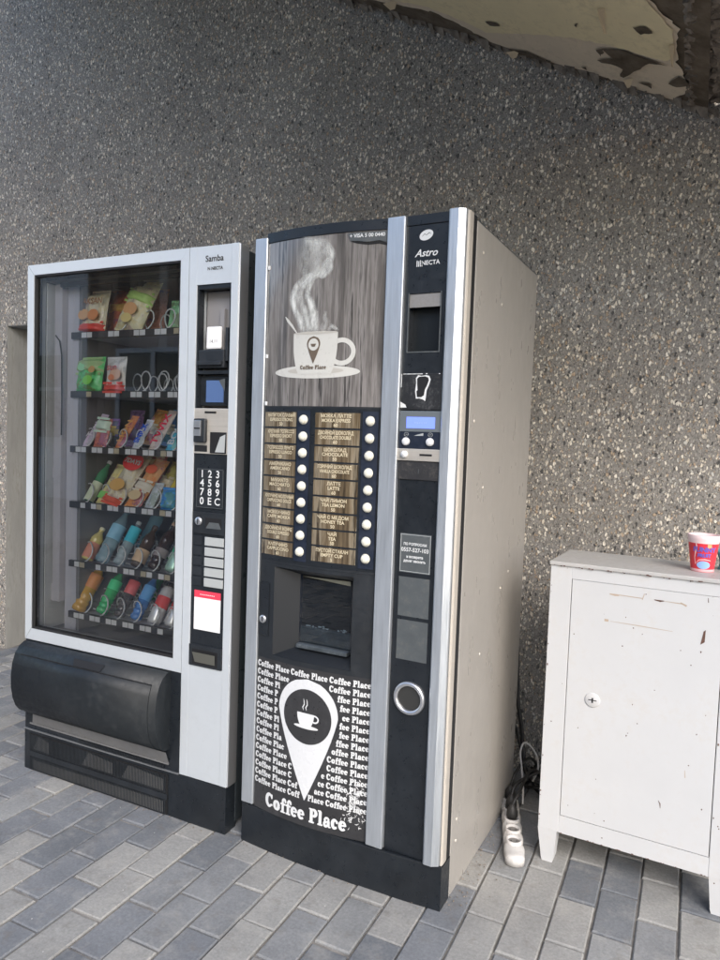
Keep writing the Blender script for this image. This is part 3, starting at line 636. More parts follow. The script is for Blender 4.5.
def bottle(label, x, z, r, h, col, capc, labc=None, alpha=.75, lz=(.35,.62), yl=.12, tilt=TILT, roll=rad(4), txt=None, name='drink_bottle', lab2=None):
    t = product(name, label, 'bottle', x, yl, z, tilt, roll)
    r *= .86
    pr = [(r*.6,0),(r*.92,.004),(r,.014),(r*.97,h*.1),(r*.84,h*.13),(r*.98,h*.17),(r*.98,h*.2),(r*.85,h*.23),(r,h*.27),(r,h*.33),(r*.95,h*.35),(r*.95,h*.58),(r,h*.61),(r*.97,h*.66),(r*.74,h*.75),(r*.46,h*.82),(r*.36,h*.87),(r*.34,h*.9),(r*.44,h*.905),(r*.36,h*.92),(r*.36,h*.93)]
    mm = c_('pet_%s' % label[:16], col, .12, coat=.6); mm.node_tree.nodes['Principled BSDF'].inputs['Alpha'].default_value = alpha
    obj('bottle_body', MB().lathe(pr, n=18), mm, t)
    if capc: obj('cap', MB().lathe([(r*.42,h*.92),(r*.44,h*.925),(r*.44,h*.99),(r*.38,h),(0,h)], n=14, cap=False), c_('cap_%s' % label[:16], capc, .4), t)
    if labc:
        lo = obj('label', MB().lathe([(r*1.01,h*lz[0]),(r*1.01,h*lz[1])], n=18, cap=False), c_('lab_%s' % label[:16], labc, .4), t)
        if lab2: obj('label_band', MB().lathe([(r*1.03,h*(lz[0]+.06)),(r*1.03,h*(lz[0]+.13))], n=18, cap=False), c_('labb_%s' % label[:16], lab2, .4), lo)
    return t
def can(label, x, z, r, h, col, band, yl=.12, tilt=TILT, roll=rad(3)):
    t = product('drink_can', label, 'can', x, yl, z, tilt, roll)
    obj('can_body', MB().lathe([(r*.8,0),(r,.01),(r,h*.92),(r*.84,h*.97),(r*.86,h)], n=18), c_('can_%s' % label[:16], col, .25, metal=.3), t)
    obj('printed_band', MB().lathe([(r*1.01,h*.42),(r*1.01,h*.74)], n=18, cap=False), c_('canb_%s' % label[:16], band, .3), t)
    obj('can_lid', MB().lathe([(r*.87,h),(r*.87,h+.003),(r*.8,h-.001),(0,h-.001)], n=18, cap=False), M['spiral'], t)
    return t
z1, z2, z3, z4, z5, z6 = ZS
bag('cream crisps bag with red foot, far left of the top shelf', -.705, z1, .115, .145, (.75,.66,.38), (.0,.2), (.6,.05,.03), 'MAKSAN', (.25,.12,.05), yl=.12, blobs=((-.2,.4,.17,(.45,.25,.1)), (.2,.38,.17,(.5,.2,.08))))
bag('pale yellow crisps bag leaning in the middle of the top shelf', -.545, z1, .115, .19, (.72,.64,.32), (.55,.75), (.3,.45,.12), None, (.2,.3,.1), yl=.12, tilt=rad(-16), roll=rad(16), blobs=((0,.38,.2,(.45,.24,.1)), (.02,.2,.15,(.5,.4,.16))))
bag('red brown crisps bag standing behind the cream one on the top shelf', -.69, z1, .12, .17, (.35,.08,.04), (.5,.7), (.6,.4,.12), None, (0,0,0), yl=.22)
bag('dark red crisps bag behind the pale yellow one on the top shelf', -.56, z1, .12, .2, (.3,.1,.05), None, (0,0,0), None, (0,0,0), yl=.25)
bag('small green packet in a spiral at the right of the top shelf', -.375, z1, .055, .1, (.12,.32,.14), None, (0,0,0), None, (0,0,0), yl=.16, th=.03)
bag('green snack bag at the left of the second shelf', -.7, z2, .12, .115, (.06,.42,.1), (.55,.95), (.25,.36,.16), None, (.8,.9,.8), yl=.1, blobs=((-.12,.7,.13,(.35,.75,.4)), (.18,.28,.14,(.2,.6,.08)), (.3,.6,.1,(.4,.25,.1))))
bag('white and red snack packet in the middle of the second shelf', -.575, z2, .09, .11, (.78,.77,.73), (.0,.2), (.65,.07,.05), 'sun', (.4,.1,.1), yl=.1, th=.03, tilt=rad(-4), blobs=((.18,.5,.22,(.55,.35,.25)), (.0,.4,.12,(.75,.25,.12))))
bar_('lilac wrapped bar in the first spiral of the third shelf', LX[0], z3, .034, .13, (.5,.38,.5), 'Tutti', (.75,.7,.75), roll=rad(10))
bag('purple and yellow wrapped sweet lying behind the lilac bar', LX[0]+.015, z3+.045, .06, .05, (.16,.07,.26), (.0,.4), (.7,.55,.12), None, (0,0,0), yl=.22, th=.03)
bag('red and green small snack packet in the second spiral of the third shelf', LX[1], z3, .06, .095, (.4,.1,.07), (.6,1.), (.5,.62,.5), None, (.8,.8,.8), yl=.1, th=.022, tilt=rad(-14), roll=rad(4))
bag('purple glossy packet behind the red and green packet', LX[1]+.02, z3+.01, .07, .12, (.12,.06,.16), None, (0,0,0), None, (0,0,0), yl=.24, th=.03)
bar_('orange brown wrapped bar in the third spiral of the third shelf', LX[2], z3, .032, .125, (.55,.16,.06), 'LION', (.85,.45,.15))
bar_('blue and white wrapped bar in the fourth spiral of the third shelf', LX[3], z3, .032, .11, (.7,.72,.8), 'SNICK', (.03,.1,.5))
bar_('pale pink wrapped bar with red TWIX lettering on the third shelf', LX[4], z3, .038, .15, (.75,.6,.5), 'TWIX', (.62,.03,.08))
bar_('blue wrapped bar with white BOUNTY lettering on the third shelf', LX[5]-.005, z3, .036, .19, (.03,.28,.5), 'BOUNTY', (.85,.92,.95))
bag('blue glossy packet at the foot of the BOUNTY bar', LX[5]+.02, z3, .05, .06, (.02,.2,.42), None, (0,0,0), None, (0,0,0), yl=.13, th=.03)
bottle('dark green bottle with pale cap and cream label, left of the fourth shelf', LX[0]+.005, z4, .022, .17, (.03,.16,.07), (.7,.72,.7), (.62,.68,.5), 1, (.0,.45))
bar_('yellow green wrapped wafer in the second spiral of the fourth shelf', LX[1], z4, .045, .15, (.72,.6,.22), None, (0,0,0), col2=(.15,.4,.1))
cr7 = bag('large cream croissant bag with round red 7DAYS badge on the fourth shelf', LX[2]-.015, z4, .08, .2, (.76,.68,.42), (.0,.1), (.6,.1,.06), None, (0,0,0), yl=.1, tilt=rad(-34), roll=rad(10), blobs=((0,.32,.3,(.6,.36,.12)), (.1,.8,.42,(.45,.03,.03))))
obj('lettering', text_mb('7DAYS', .024, .008, .16, off=.001).map(lambda v: (v.x, -.0372, v.z)), M['print_white'], cr7)
bag('red croissant bag behind the cream croissant bag', LX[2]+.02, z4+.02, .08, .16, (.45,.04,.04), (.6,.9), (.65,.5,.25), None, (0,0,0), yl=.24, tilt=rad(-20))
bag('orange and cream wafer bag in the fourth spiral of the fourth shelf', LX[3], z4, .065, .19, (.75,.27,.08), (.32,.5), (.78,.72,.6), None, (.6,.05,.05), yl=.1, th=.03, tilt=rad(-36), roll=rad(10), blobs=((0,.18,.3,(.78,.6,.35)), (0,.75,.28,(.7,.12,.05))))
bag('plain yellow bag in the fifth spiral of the fourth shelf', LX[4]+.02, z4+.02, .06, .13, (.72,.5,.04), None, (0,0,0), None, (0,0,0), yl=.17, th=.03, tilt=rad(-36), roll=rad(12))
bag('silver grey packet lying in front of the plain yellow bag', LX[4]-.005, z4, .04, .09, (.3,.36,.4), None, (0,0,0), None, (0,0,0), yl=.1, th=.02, tilt=rad(-34))
bag('bright blue crumpled packet at the right of the fourth shelf', LX[5]-.01, z4, .06, .065, (.01,.2,.6), None, (0,0,0), None, (0,0,0), yl=.11, th=.035)
bottle('yellow topped yoghurt drink with orange foot, left of the fifth shelf', LX[0], z5, .026, .13, (.75,.62,.2), (.78,.74,.5), (.75,.3,.2), 1, (.05,.5), roll=rad(3))
bottle('clear water bottle with pale blue label, second on the fifth shelf', LX[1]-.008, z5, .03, .22, (.45,.68,.78), (.03,.3,.55), (.3,.6,.78), .45, (.4,.66))
bottle('water bottle with blue cap lying behind the front water bottle', LX[1]+.03, z5+.03, .03, .2, (.25,.5,.62), (.03,.35,.65), None, .55, yl=.28)
bottle('slim water bottle with turquoise label, third on the fifth shelf', LX[2]-.005, z5, .024, .17, (.5,.62,.66), (.75,.8,.8), (.05,.5,.62), .45, (.5,.85))
bottle('clear bottle with dark cap behind the turquoise labelled bottle', LX[3]-.01, z5+.03, .028, .2, (.16,.22,.25), (.05,.06,.07), (.35,.38,.36), .7, yl=.28)
bottle('dark brown iced tea bottle with tan label, fourth on the fifth shelf', LX[3], z5, .028, .16, (.05,.03,.02), (.05,.03,.02), (.45,.32,.2), .95, (.1,.4))
bottle('dark cola bottle with orange cap, fifth on the fifth shelf', LX[4], z5, .028, .18, (.03,.015,.012), (.6,.4,.28), (.2,.17,.17), .95, (.25,.42))
can('tall mint green can at the right of the fifth shelf', LX[5]+.002, z5, .027, .15, (.4,.62,.5), (.05,.4,.22))
bottle('orange juice bottle with blue cap, far left of the bottom shelf', LX[0]-.02, z6, .03, .2, (.62,.34,.04), (.05,.15,.4), (.75,.28,.06), .9, (.45,.72), yl=.1, roll=rad(6))
bottle('bright green soda bottle, second on the bottom shelf', LX[1]-.005, z6, .026, .18, (.02,.4,.12), (.05,.4,.1), (.05,.5,.2), .8, (.5,.7))
bottle('green soda bottle lying behind the bright green one', LX[2]-.01, z6+.03, .027, .19, (.02,.25,.08), (.05,.35,.1), None, .85, yl=.28)
bottle('clear cola bottle with red label, third on the bottom shelf', LX[2], z6, .025, .17, (.06,.05,.05), (.6,.6,.6), (.7,.12,.12), .75, (.5,.8))
bottle('dark cola bottle with red cap behind the clear cola bottle', LX[3]-.005, z6+.03, .027, .2, (.04,.02,.02), (.6,.03,.04), (.5,.03,.05), .95, yl=.28)
bottle('blue soda bottle, fourth on the bottom shelf', LX[3], z6, .025, .18, (.04,.16,.42), (.3,.5,.75), (.1,.35,.7), .85, (.4,.7))
can('white can with red band, left one of the two on the bottom shelf', LX[4]+.005, z6, .024, .13, (.75,.75,.75), (.62,.06,.06))
can('white can with red band, right one of the two on the bottom shelf', LX[5], z6, .024, .13, (.72,.75,.78), (.62,.08,.1))

for i, (lab, x, z, col) in enumerate((('orange packet lying behind the lilac bar row, third lane of the third shelf', LX[2]+.02, z3+.02, (.5,.2,.04)), ('blue packet behind the blue and white bar on the third shelf', LX[3]+.02, z3+.02, (.05,.15,.4)),
    ('gold brown packet behind the red lettered bar on the third shelf', LX[4]+.03, z3+.03, (.45,.28,.06)), ('teal packet behind the plain yellow bag on the fourth shelf', LX[5]-.01, z4+.03, (.05,.3,.32)), ('gold green packet behind the orange wafer bag on the fourth shelf', LX[3]+.02, z4+.03, (.35,.33,.08)))):
    bag(lab, x, z, .055, .13, col, (.3,.5), (.7,.65,.5), None, (0,0,0), yl=.22, th=.03, tilt=rad(-30), roll=rad(8))

# ------------------------------------------------------------------ coffee vending machine
th = -.0331
cf = thing('coffee_vending_machine', 'tall narrow coffee vending machine with white cup picture and map pin poster', 'vending machine', (.0539, -.8867, 0), th)
KW, KH = .642, 1.80; CY0, CYB = .062, .69
def bul(u): return .004 + .021*max(0, 1-((u-.231)/.19)**2)
def bend(eps): return lambda v: (v.x, -bul(v.x)-eps+v.y, v.z)
def curved(u0, u1, za, zb, eps=0., nu=16, nz=1):
    mb = MB(); V = [(u0+(u1-u0)*i/nu, -bul(u0+(u1-u0)*i/nu)-eps, za+(zb-za)*j/nz) for j in range(nz+1) for i in range(nu+1)]
    return mb.add(V, [(j*(nu+1)+i, j*(nu+1)+i+1, (j+1)*(nu+1)+i+1, (j+1)*(nu+1)+i) for j in range(nz) for i in range(nu)], 0, True)
def slab(u0, u1, za, zb, eps, th_=.004, nu=14, mi=0):
    """curved plate with thickness following the convex door"""
    A = [(u0+(u1-u0)*i/nu) for i in range(nu+1)]
    pts = [(u, -bul(u)-eps) for u in A] + [(u, -bul(u)-eps+th_) for u in A[::-1]]
    return MB().prism(pts, 'z', za, zb, mi)
bd = MB().box(.0, KW, CY0, CYB, .0, KH-.012, .003); obj('cabinet_body', bd, M['taupe'], cf)
tp = MB().box(-.001, KW-.002, CY0-.02, CYB+.001, KH-.0125, KH-.008, .001); obj('top_lid', tp, M['blkside'], cf)
for y, z in ((.115,1.72),(.3,1.62),(.2,1.1),(.1,1.28),(.42,.78),(.5,.82),(.24,.62),(.1,.2),(.1,.14)):
    sw = MB(); sw.lathe([(.0045,0),(.004,.0015),(0,.002)], n=8, mtx=Matrix.Translation((KW, y, z)) @ Matrix.Rotation(rad(90), 4, 'Y'), cap=False)
    obj('side_rivet', sw, M['creamedge'], cf)
dg = MB().box(.01, KW-.002, .034, CY0-.0005, .1, KH-.004); obj('door_gap', dg, M['dark'], cf)  # solid dark piece standing in for the shade between door and body
# door carcass pieces
dr = MB(); dr.box(.0, .04, .001, .05, .118, 1.788, .002); dr.box(.595, KW, .004, .032, .119, KH-.002, .003); dr.box(.42, .476, .002, .05, .118, KH-.004)
dro = obj('door', dr, M['tanedge'], cf)
hx = MB().box(KW-.006, KW-.0015, -.001, .006, .12, KH-.004, .001); obj('edge_bead', hx, M['creamedge'], dro)
dm_ = MB().box(.0015, .044, -.012, .001, .123, 1.786, .004, seg=3); obj('silver_column', dm_, M['alu'], dro)
dm_ = MB().box(.424, .474, -.016, .002, .12, 1.797, .004, seg=3); obj('silver_column', dm_, M['alu'], dro)
dm_ = MB().prism([(.592,.004),(.592,-.012),(.596,-.016),(.618,-.016),(.622,-.013),(.633,-.006),(.636,.004)], 'z', .12, 1.799); obj('silver_column', dm_, M['alu'], dro)
# curved left part of the door
def arcpoly(u0, u1, eps, back, nu=16):
    A = [u0+(u1-u0)*i/nu for i in range(nu+1)]; return [(u, -bul(u)-eps) for u in A] + [(u1, back), (u0, back)]
cap_ = MB().prism(arcpoly(.042, .424, .004, .05), 'z', 1.77, 1.797); obj('top_cap', cap_, M['blk'], dro)
bk = MB()
for za, zb in ((1.303,1.77), (.858,1.303)): bk.prism(arcpoly(.0445, .4235, 0, .05), 'z', za+.0005, zb)
bk.prism(arcpoly(.0445, .4235, 0, .05), 'z', .119, .576)
BU0, BU1, BZ0, BZ1 = .103, .36, .59, .848     # bevel mouth
bk.prism(arcpoly(.0445, BU0, 0, .05, 4), 'z', .576, .858); bk.prism(arcpoly(BU1, .4235, 0, .05, 4), 'z', .576, .858)
bk.prism(arcpoly(BU0, BU1, 0, .05), 'z', .576, BZ0); bk.prism(arcpoly(BU0, BU1, 0, .05), 'z', BZ1, .858)
obj('front_shell', bk, M['blkm'], dro)
IU0, IU1, IZ0, IZ1 = .168, .338, .618, .828
by = MB(); nu = 8
def ring_pt(t, side):
    pass
def edge_line(u0, u1, z, n=8): return [(u0+(u1-u0)*i/n, -bul(u0+(u1-u0)*i/n)-.001, z) for i in range(n+1)]
yi = .022
by.strip(edge_line(BU0, BU1, BZ1), [(IU0+(IU1-IU0)*i/8, yi, IZ1) for i in range(9)]); by.strip(edge_line(BU0, BU1, BZ0), [(IU0+(IU1-IU0)*i/8, yi, IZ0) for i in range(9)])
by.quad((BU0,-bul(BU0)-.001,BZ0),(IU0,yi,IZ0),(IU0,yi,IZ1),(BU0,-bul(BU0)-.001,BZ1)); by.quad((BU1,-bul(BU1)-.001,BZ0),(IU1,yi,IZ0),(IU1,yi,IZ1),(BU1,-bul(BU1)-.001,BZ1))
bay = obj('cup_bay', by, c_('bay_black', (.008,.010,.013), .5), dro)
cv = MB(); a, b_, c, d = IU0, IU1, IZ0, IZ1
cv.quad((a,yi,c),(a,.16,c),(a,.16,d),(a,yi,d)); cv.quad((b_,yi,c),(b_,.16,c),(b_,.16,d),(b_,yi,d)); cv.quad((a,.16,c),(b_,.16,c),(b_,.16,d),(a,.16,d)); cv.quad((a,yi,d),(b_,yi,d),(b_,.16,d),(a,.16,d))
cv.quad((a,yi,c),(b_,yi,c),(b_,.16,c),(a,.16,c))
# (the cavity runs back through the cabinet front; the body's front face there is the bay's back)
obj('bay_cavity', MB().add([(a,.0445,c),(b_,.0445,c),(b_,.0445,d),(a,.0445,d)], [(0,1,2,3)]).quad((a,yi,c),(a,.0445,c),(a,.0445,d),(a,yi,d)).quad((b_,yi,c),(b_,.0445,c),(b_,.0445,d),(b_,yi,d)).quad((a,yi,d),(b_,yi,d),(b_,.0445,d),(a,.0445,d)), M['navy'], bay)
tray = MB().box(a+.001, b_-.001, .003, .044, c, c+.012, .003); tray.box(a+.001, b_-.001, .024, .044, c+.012, c+.06, .006); obj('drip_tray', tray, worn('scuffed_tray', (.05,.06,.068), .4, var=.3, sc=30, gamt=.4, grime=(.2,.22,.24)), bay)
sc_ = MB(); rr = random.Random(4)
for i in range(22):
    x = a+.02+rr.random()*(b_-a-.03); z = c+.06+rr.random()*.006; sc_.box(x, x+.003+rr.random()*.006, .0225, .0238, z, z+.001+rr.random()*.003)
obj('tray_scratch', sc_, c_('scratch_grey', (.35,.4,.43), .5), bay)
obj('smoked_door', MB().quad((a+.001,.021,c+.014),(b_-.001,.021,c+.014),(b_-.001,.021,d-.012),(a+.001,.021,d-.012)), M['flap'], bay)
obj('bay_top_grey_strip', MB().add([(a+.01,.018,d-.004),(b_-.004,.018,d-.001),(b_-.004,.02,d-.014),(a+.06,.02,d-.007)], [(0,1,2,3)]), c_('olive_grey_strip', (.2,.2,.16), .4), bay)  # olive grey sliver along the top of the bay
lt_ = slab(.047, .085, .64, .797, .003, .005, 3); lto = obj('latch_plate', lt_, M['blk'], dro)
lk = MB().lathe([(.0115,0),(.0115,.004),(.009,.006),(0,.0055)], n=20, mtx=Matrix.Translation((.065, -bul(.065)-.003, .689)) @ Matrix.Rotation(rad(90), 4, 'X'), cap=False)
lk.box(.0638, .0662, -bul(.065)-.0098, -bul(.065)-.0085, .682, .696, 0, 1); obj('lock', lk, [M['chrome'], M['dark']], lto)
# cup picture
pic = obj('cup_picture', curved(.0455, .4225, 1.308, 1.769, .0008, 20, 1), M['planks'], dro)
def bent(mb, eps, mt, name, par, **k): return obj(name, mb.map(bend(eps)), mt, par, **k)
sau = MB(); 
def ell(cx, cz, rx, rz, n=40, y=0): return MB().add([(cx+rx*math.cos(2*math.pi*i/n), y, cz+rz*math.sin(2*math.pi*i/n)) for i in range(n)], [tuple(range(n))])
def stripell(cx, cz, rx, rz, n=30):
    A = [(cx-rx*math.cos(math.pi*i/n), 0, cz-rz*math.sin(math.pi*i/n)) for i in range(n+1)]; B = [(p[0], 0, 2*cz-p[2]) for p in A]; return MB().strip(A, B)
bent(stripell(.222, 1.402, .137, .018), .0014, M['cupwhite'], 'saucer_print', pic)
bent(stripell(.222, 1.405, .09, .009), .0018, M['cupshade'], 'saucer_well_print', pic)
A = []; B = []
for i in range(21):
    t = i/20; z = 1.396+(1.508-1.396)*t; hw = .071*(1 - .2*(1-t)**3*1.2) if t > .05 else .055
    A.append((.221-hw, 0, z)); B.append((.221+hw, 0, z))
cupm = MB()
for j in range(20):
    for i in range(8):
        q = [(A[j][0]+(B[j][0]-A[j][0])*k/8, 0, A[j][2]) for k in (i, i+1)]; q2 = [(A[j+1][0]+(B[j+1][0]-A[j+1][0])*k/8, 0, A[j+1][2]) for k in (i+1, i)]
        cupm.add(q+q2, [(0,1,2,3)])
bent(cupm, .0022, M['cupwhite'], 'cup_print', pic)
bent(ribbon(MB(), arc(.305, 1.455, .034, .031, 130, -130, 20), [.013]*20), .0026, M['cupwhite'], 'handle_print', pic)
bent(stripell(.221, 1.508, .071, .004), .0028, M['cupshade'], 'rim_print', pic)
def pin(cx, ztop, zbot, hw, n=24):
    """map-pin outline as a strip"""
    A = []; B = []; zc = ztop-hw*1.0
    for i in range(n+1):
        t = i/n; z = ztop+(zbot-ztop)*t
        if z > zc: w_ = math.sqrt(max(0, hw*hw-(z-zc)**2))
        else:
            s = (zc-z)/(zc-zbot); w_ = hw*(1-s)**.92*(1+.35*s*(1-s))
        A.append((cx-w_, 0, z)); B.append((cx+w_, 0, z))
    mb = MB()
    for j in range(n):
        for i in range(6):
            P = lambda r, k: (A[r][0]+(B[r][0]-A[r][0])*k/6, 0, A[r][2])
            mb.add([P(j,i), P(j,i+1), P(j+1,i+1), P(j+1,i)], [(0,1,2,3)])
    return mb
bent(pin(.218, 1.499, 1.424, .0215, 16), .0032, M['pinbrown'], 'pin_print', pic)
bent(disc(.218, 1.476, .0165), .0037, M['cupwhite'], 'pin_circle_print', pic)
bent(MB().add([(.209,0,1.478),(.227,0,1.478),(.223,0,1.47),(.213,0,1.47)], [(0,1,2,3)]), .0042, M['pinbrown'], 'small_cup_print', pic)
tm, xe = cafe('Coffee Place', 0, 0, .0125); tm.map(lambda v: (v.x+.218-xe/2, v.y*.02, v.z+1.409)); bent(tm, .0034, M['pinbrown'], 'lettering', pic)
bent(ribbon(MB(), [(.118,1.557),(.128,1.545),(.143,1.53),(.16,1.51)], [.002,.008,.007,.003]), .002, M['cupwhite'], 'spoon_print', pic)
# steam: translucent ribbons printed on the picture
def steam_mat():
    m = mat('steam_print', (.72,.73,.7), .4); g = N(m); v = g.coords((1,1,.4), rot=(0, rad(12), 0)); a = g.noise(v, 55, 5, .7)
    at = g.n('Attribute', attribute_name='soft').outputs['Fac']
    g.t.links.new(g.math('MULTIPLY', g.ramp(a, [(.34, bw(.15)), (.62, bw(1.))]), at), g.b.inputs['Alpha']); return m
STM = steam_mat(); sm2 = MB()
def ease(pts, ws, n=40):
    out = []; wo = []; L = len(pts)-1
    for i in range(n+1):
        t = i/n*L; k = min(int(t), L-1); f = t-k; P = [pts[max(0,k-1)], pts[k], pts[k+1], pts[min(L,k+2)]]
        cr_ = lambda a: .5*((2*P[1][a]) + (-P[0][a]+P[2][a])*f + (2*P[0][a]-5*P[1][a]+4*P[2][a]-P[3][a])*f*f + (-P[0][a]+3*P[1][a]-3*P[2][a]+P[3][a])*f**3)
        out.append((cr_(0), cr_(1))); wo.append(ws[k]+(ws[k+1]-ws[k])*f)
    return out, wo
soft = []
for i, (pts, ws, al) in enumerate((
    ([(.213,1.51),(.215,1.55),(.206,1.585),(.193,1.61),(.198,1.635),(.215,1.652)], [.036,.03,.024,.02,.018,.008], .95),
    ([(.184,1.51),(.174,1.54),(.152,1.575),(.143,1.605),(.155,1.635),(.182,1.652),(.212,1.664),(.238,1.67)], [.024,.026,.02,.024,.022,.026,.024,.006], .95),
    ([(.2,1.512),(.188,1.56),(.168,1.6),(.172,1.63),(.2,1.652),(.23,1.672),(.252,1.7)], [.02,.022,.03,.024,.022,.02,.01], .7),
    ([(.23,1.655),(.246,1.68),(.26,1.712),(.25,1.73),(.228,1.748)], [.014,.026,.03,.03,.02], .9),
    ([(.205,1.655),(.222,1.69),(.22,1.73),(.23,1.768)], [.02,.06,.08,.08], .5),
    ([(.185,1.66),(.178,1.70),(.19,1.74),(.205,1.768)], [.01,.05,.06,.07], .38),
    ([(.262,1.71),(.245,1.745),(.2,1.752),(.175,1.768)], [.008,.022,.02,.02], .6),
    ([(.24,1.512),(.256,1.53),(.25,1.55),(.256,1.565)], [.02,.026,.014,.01], .5),
    ([(.262,1.512),(.275,1.522),(.295,1.512)], [.008,.014,.006], .5),
    ([(.252,1.705),(.262,1.68),(.25,1.662),(.236,1.652)], [.02,.022,.014,.006], .8))):
    p_, w_ = ease(pts, ws); sa = MB(); sb = MB(); n0 = len(sm2.v)
    V = []
    for j, q in enumerate(p_):
        qa = Vector(p_[max(j-1, 0)]); qb = Vector(p_[min(j+1, len(p_)-1)]); t_ = (qb-qa).normalized(); nn = Vector((-t_.y, t_.x)); tt_ = j/(len(p_)-1); en = min(1, (1-tt_)*5, .4+tt_*8)
        for k in range(7):
            o_ = (k-3)/3; V.append((q[0]+nn.x*o_*w_[j]*.62, -.0003*i, q[1]+nn.y*o_*w_[j]*.62)); soft.append(al*(1-o_*o_)**1.3*en)
    sm2.add(V, [(j*7+k, j*7+k+1, (j+1)*7+k+1, (j+1)*7+k) for j in range(len(p_)-1) for k in range(6)])
so_ = bent(sm2, .0014, STM, 'steam_print', pic)
at_ = so_.data.attributes.new('soft', 'FLOAT', 'POINT'); at_.data.foreach_set('value', soft)
bent(MB().add([(.312,0,1.766),(.36,0,1.766),(.4,0,1.766),(.4215,0,1.766),(.4215,0,1.736),(.4,0,1.743),(.37,0,1.74),(.34,0,1.744),(.322,0,1.745)], [tuple(range(9))]), .0045, M['stickergrey'], 'peeling_sticker', pic)
bent(text_mb('+ VISA 5 00 0440', .0135, .367, 1.757, off=.0003), .0052, M['print_white'], 'lettering', pic)
bent(MB().add([(.322,0,1.744),(.345,0,1.743),(.37,0,1.739),(.4,0,1.742),(.4215,0,1.734),(.4215,0,1.729),(.4,0,1.735),(.37,0,1.733),(.34,0,1.738)], [tuple(range(9))]), .0022, M['dark'], 'sticker_dark_edge', pic)  # dark strip along the sticker's lower edge
pc = MB()
for u, z in ((.05,1.70),(.05,1.45),(.052,1.315)): pc.box(u-.004, u+.004, -bul(u)-.004, -bul(u)-.001, z-.005, z+.006, .001)
obj('picture_clip', pc, M['print_white'], pic)
# selection panel
sel = obj('selection_panel', curved(.0455, .4225, .866, 1.302, .0008, 20, 1), M['blk'], dro)
obj('button_strip', slab(.172, .214, .874, 1.296, .003, .003, 4), M['navy'], sel); obj('button_strip', slab(.372, .415, .874, 1.296, .003, .003, 4), M['navy'], sel)
Ltxt = [('НАПИТОК СЛАБЫЙ', 'ESPRESSO STRONG', '50'), ('КРЕПКИЙ ЭСПРЕССО', 'ESPRESSO SHORT', '50'), ('ЭСПРЕССО ЛУНГО', 'ESPRESSO LUNGO', '50'), ('АМЕРИКАНО', 'AMERICANO', '50'), ('МАКИАТО', 'MACCHIATO', '60'), ('КАПУЧИНО МОЛОЧНЫЙ', 'CAPPUCCINO DOLCE', '60'), ('МОККАЧИНО', 'CAFFE MOKKA', '60'), ('ДВОЙНОЙ КОФЕ', 'DOUBLE ESPRESSO', '60'), ('КАПУЧИНО', 'CAPPUCCINO', '60')]
Rtxt = [('МОККА ЛАТТЕ', 'MOKKA EXPRESS', '60'), ('ДВОЙНОЙ ШОКОЛАД', 'CHOCOLATE DOUBLE', '60'), ('ШОКОЛАД', 'CHOCOLATE', '50'), ('ГОРЯЧИЙ ШОКОЛАД', 'VANILLA CHOCOLATE', '60'), ('ЛАТТЕ', 'LATTE', '60'), ('ЧАЙ ЛИМОН', 'TEA LEMON', '50'), ('ЧАЙ С МЕДОМ', 'HONEY TEA', '50'), ('ЧАЙ', 'TEA', '50'), ('ПУСТОЙ СТАКАН', 'EMPTY CUP', '5')]
for col, (u0, u1, ub, tx) in enumerate(((.05, .167, .193, Ltxt), (.2305, .364, .393, Rtxt))):
    for i in range(9):
        zc = 1.2705-i*.0461; lo = obj('drink_label', slab(u0, u1, zc-.0205, zc+.0205, .0016, .002, 6), M['planks2'], sel)
        uc = (u0+u1)/2; t3 = MB()
        for j, (s_, dz) in enumerate(zip(tx[i], (.0115, -.001, -.0135))):
            n_ = max(len(s_), 3); merge(t3, text_mb(s_, .0128, uc+(.004 if col == 0 else -.003), zc+dz, off=.0003, squash=min(1., .098/(n_*.0085))))
        obj('lettering', t3.map(bend(.0026)), M['print_cream'], lo)
        obj('select_button', MB().lathe([(.0135,0),(.0135,.002),(.0118,.0035),(.0112,.0075),(.0085,.0105),(.004,.0118),(0,.012)], n=22, cap=False, mtx=Matrix.Translation((ub, -bul(ub)-.003, zc)) @ Matrix.Rotation(rad(90), 4, 'X')), M['button'], sel)
# poster with pin
po = obj('poster', curved(.0455, .4225, .1205, .5755, .0008, 20, 1), M['poster'], dro)
PC, PT, PB, PW = .2325, .5445, .195, .0975
def inpin(x, z):
    zc = PT-PW; m_ = .012
    if z > PT+m_*.3 or z < PB-.002: return False
    if z > zc: w_ = math.sqrt(max(0, PW*PW-(z-zc)**2))
    else: s = (zc-z)/(zc-PB); w_ = PW*(1-s)**.92*(1+.35*s*(1-s))
    return abs(x-PC) < w_+m_
rows = MB(); nR = 15
for r_ in range(nR):
    z = .5475-r_*.0250; tm, xe = cafe('Coffee Place Coffee Place Coffee Place', .0, 0, .021, skip=None)
    k = .374/xe; tm, xe = cafe('Coffee Place Coffee Place Coffee Place', .048, z, .0205, skip=inpin if r_ else (lambda x, zz: .19 < x < .275 and zz < .552 and x > .2), squash=k*.021/.0205)
    merge(rows, tm)
bent(rows, .0013, M['print_white'], 'lettering', po)
bent(pin(PC, PT, PB, PW, 40), .0013, M['pinwhite'], 'pin_emblem', po)
pl2 = MB(); 
for j in range(24):
    for i in range(6):
        def Q(a_, k): 
            zz = .437+.0785*math.cos(math.pi*a_/24); hw = .0785*math.sin(math.pi*a_/24); return (PC-hw+2*hw*k/6, 0, zz)
        pl2.add([Q(j,i), Q(j,i+1), Q(j+1,i+1), Q(j+1,i)], [(0,1,2,3)])
po2 = bent(pl2, .0018, M['poster'], 'pin_disc', po)
ic = MB(); A = []; B = []
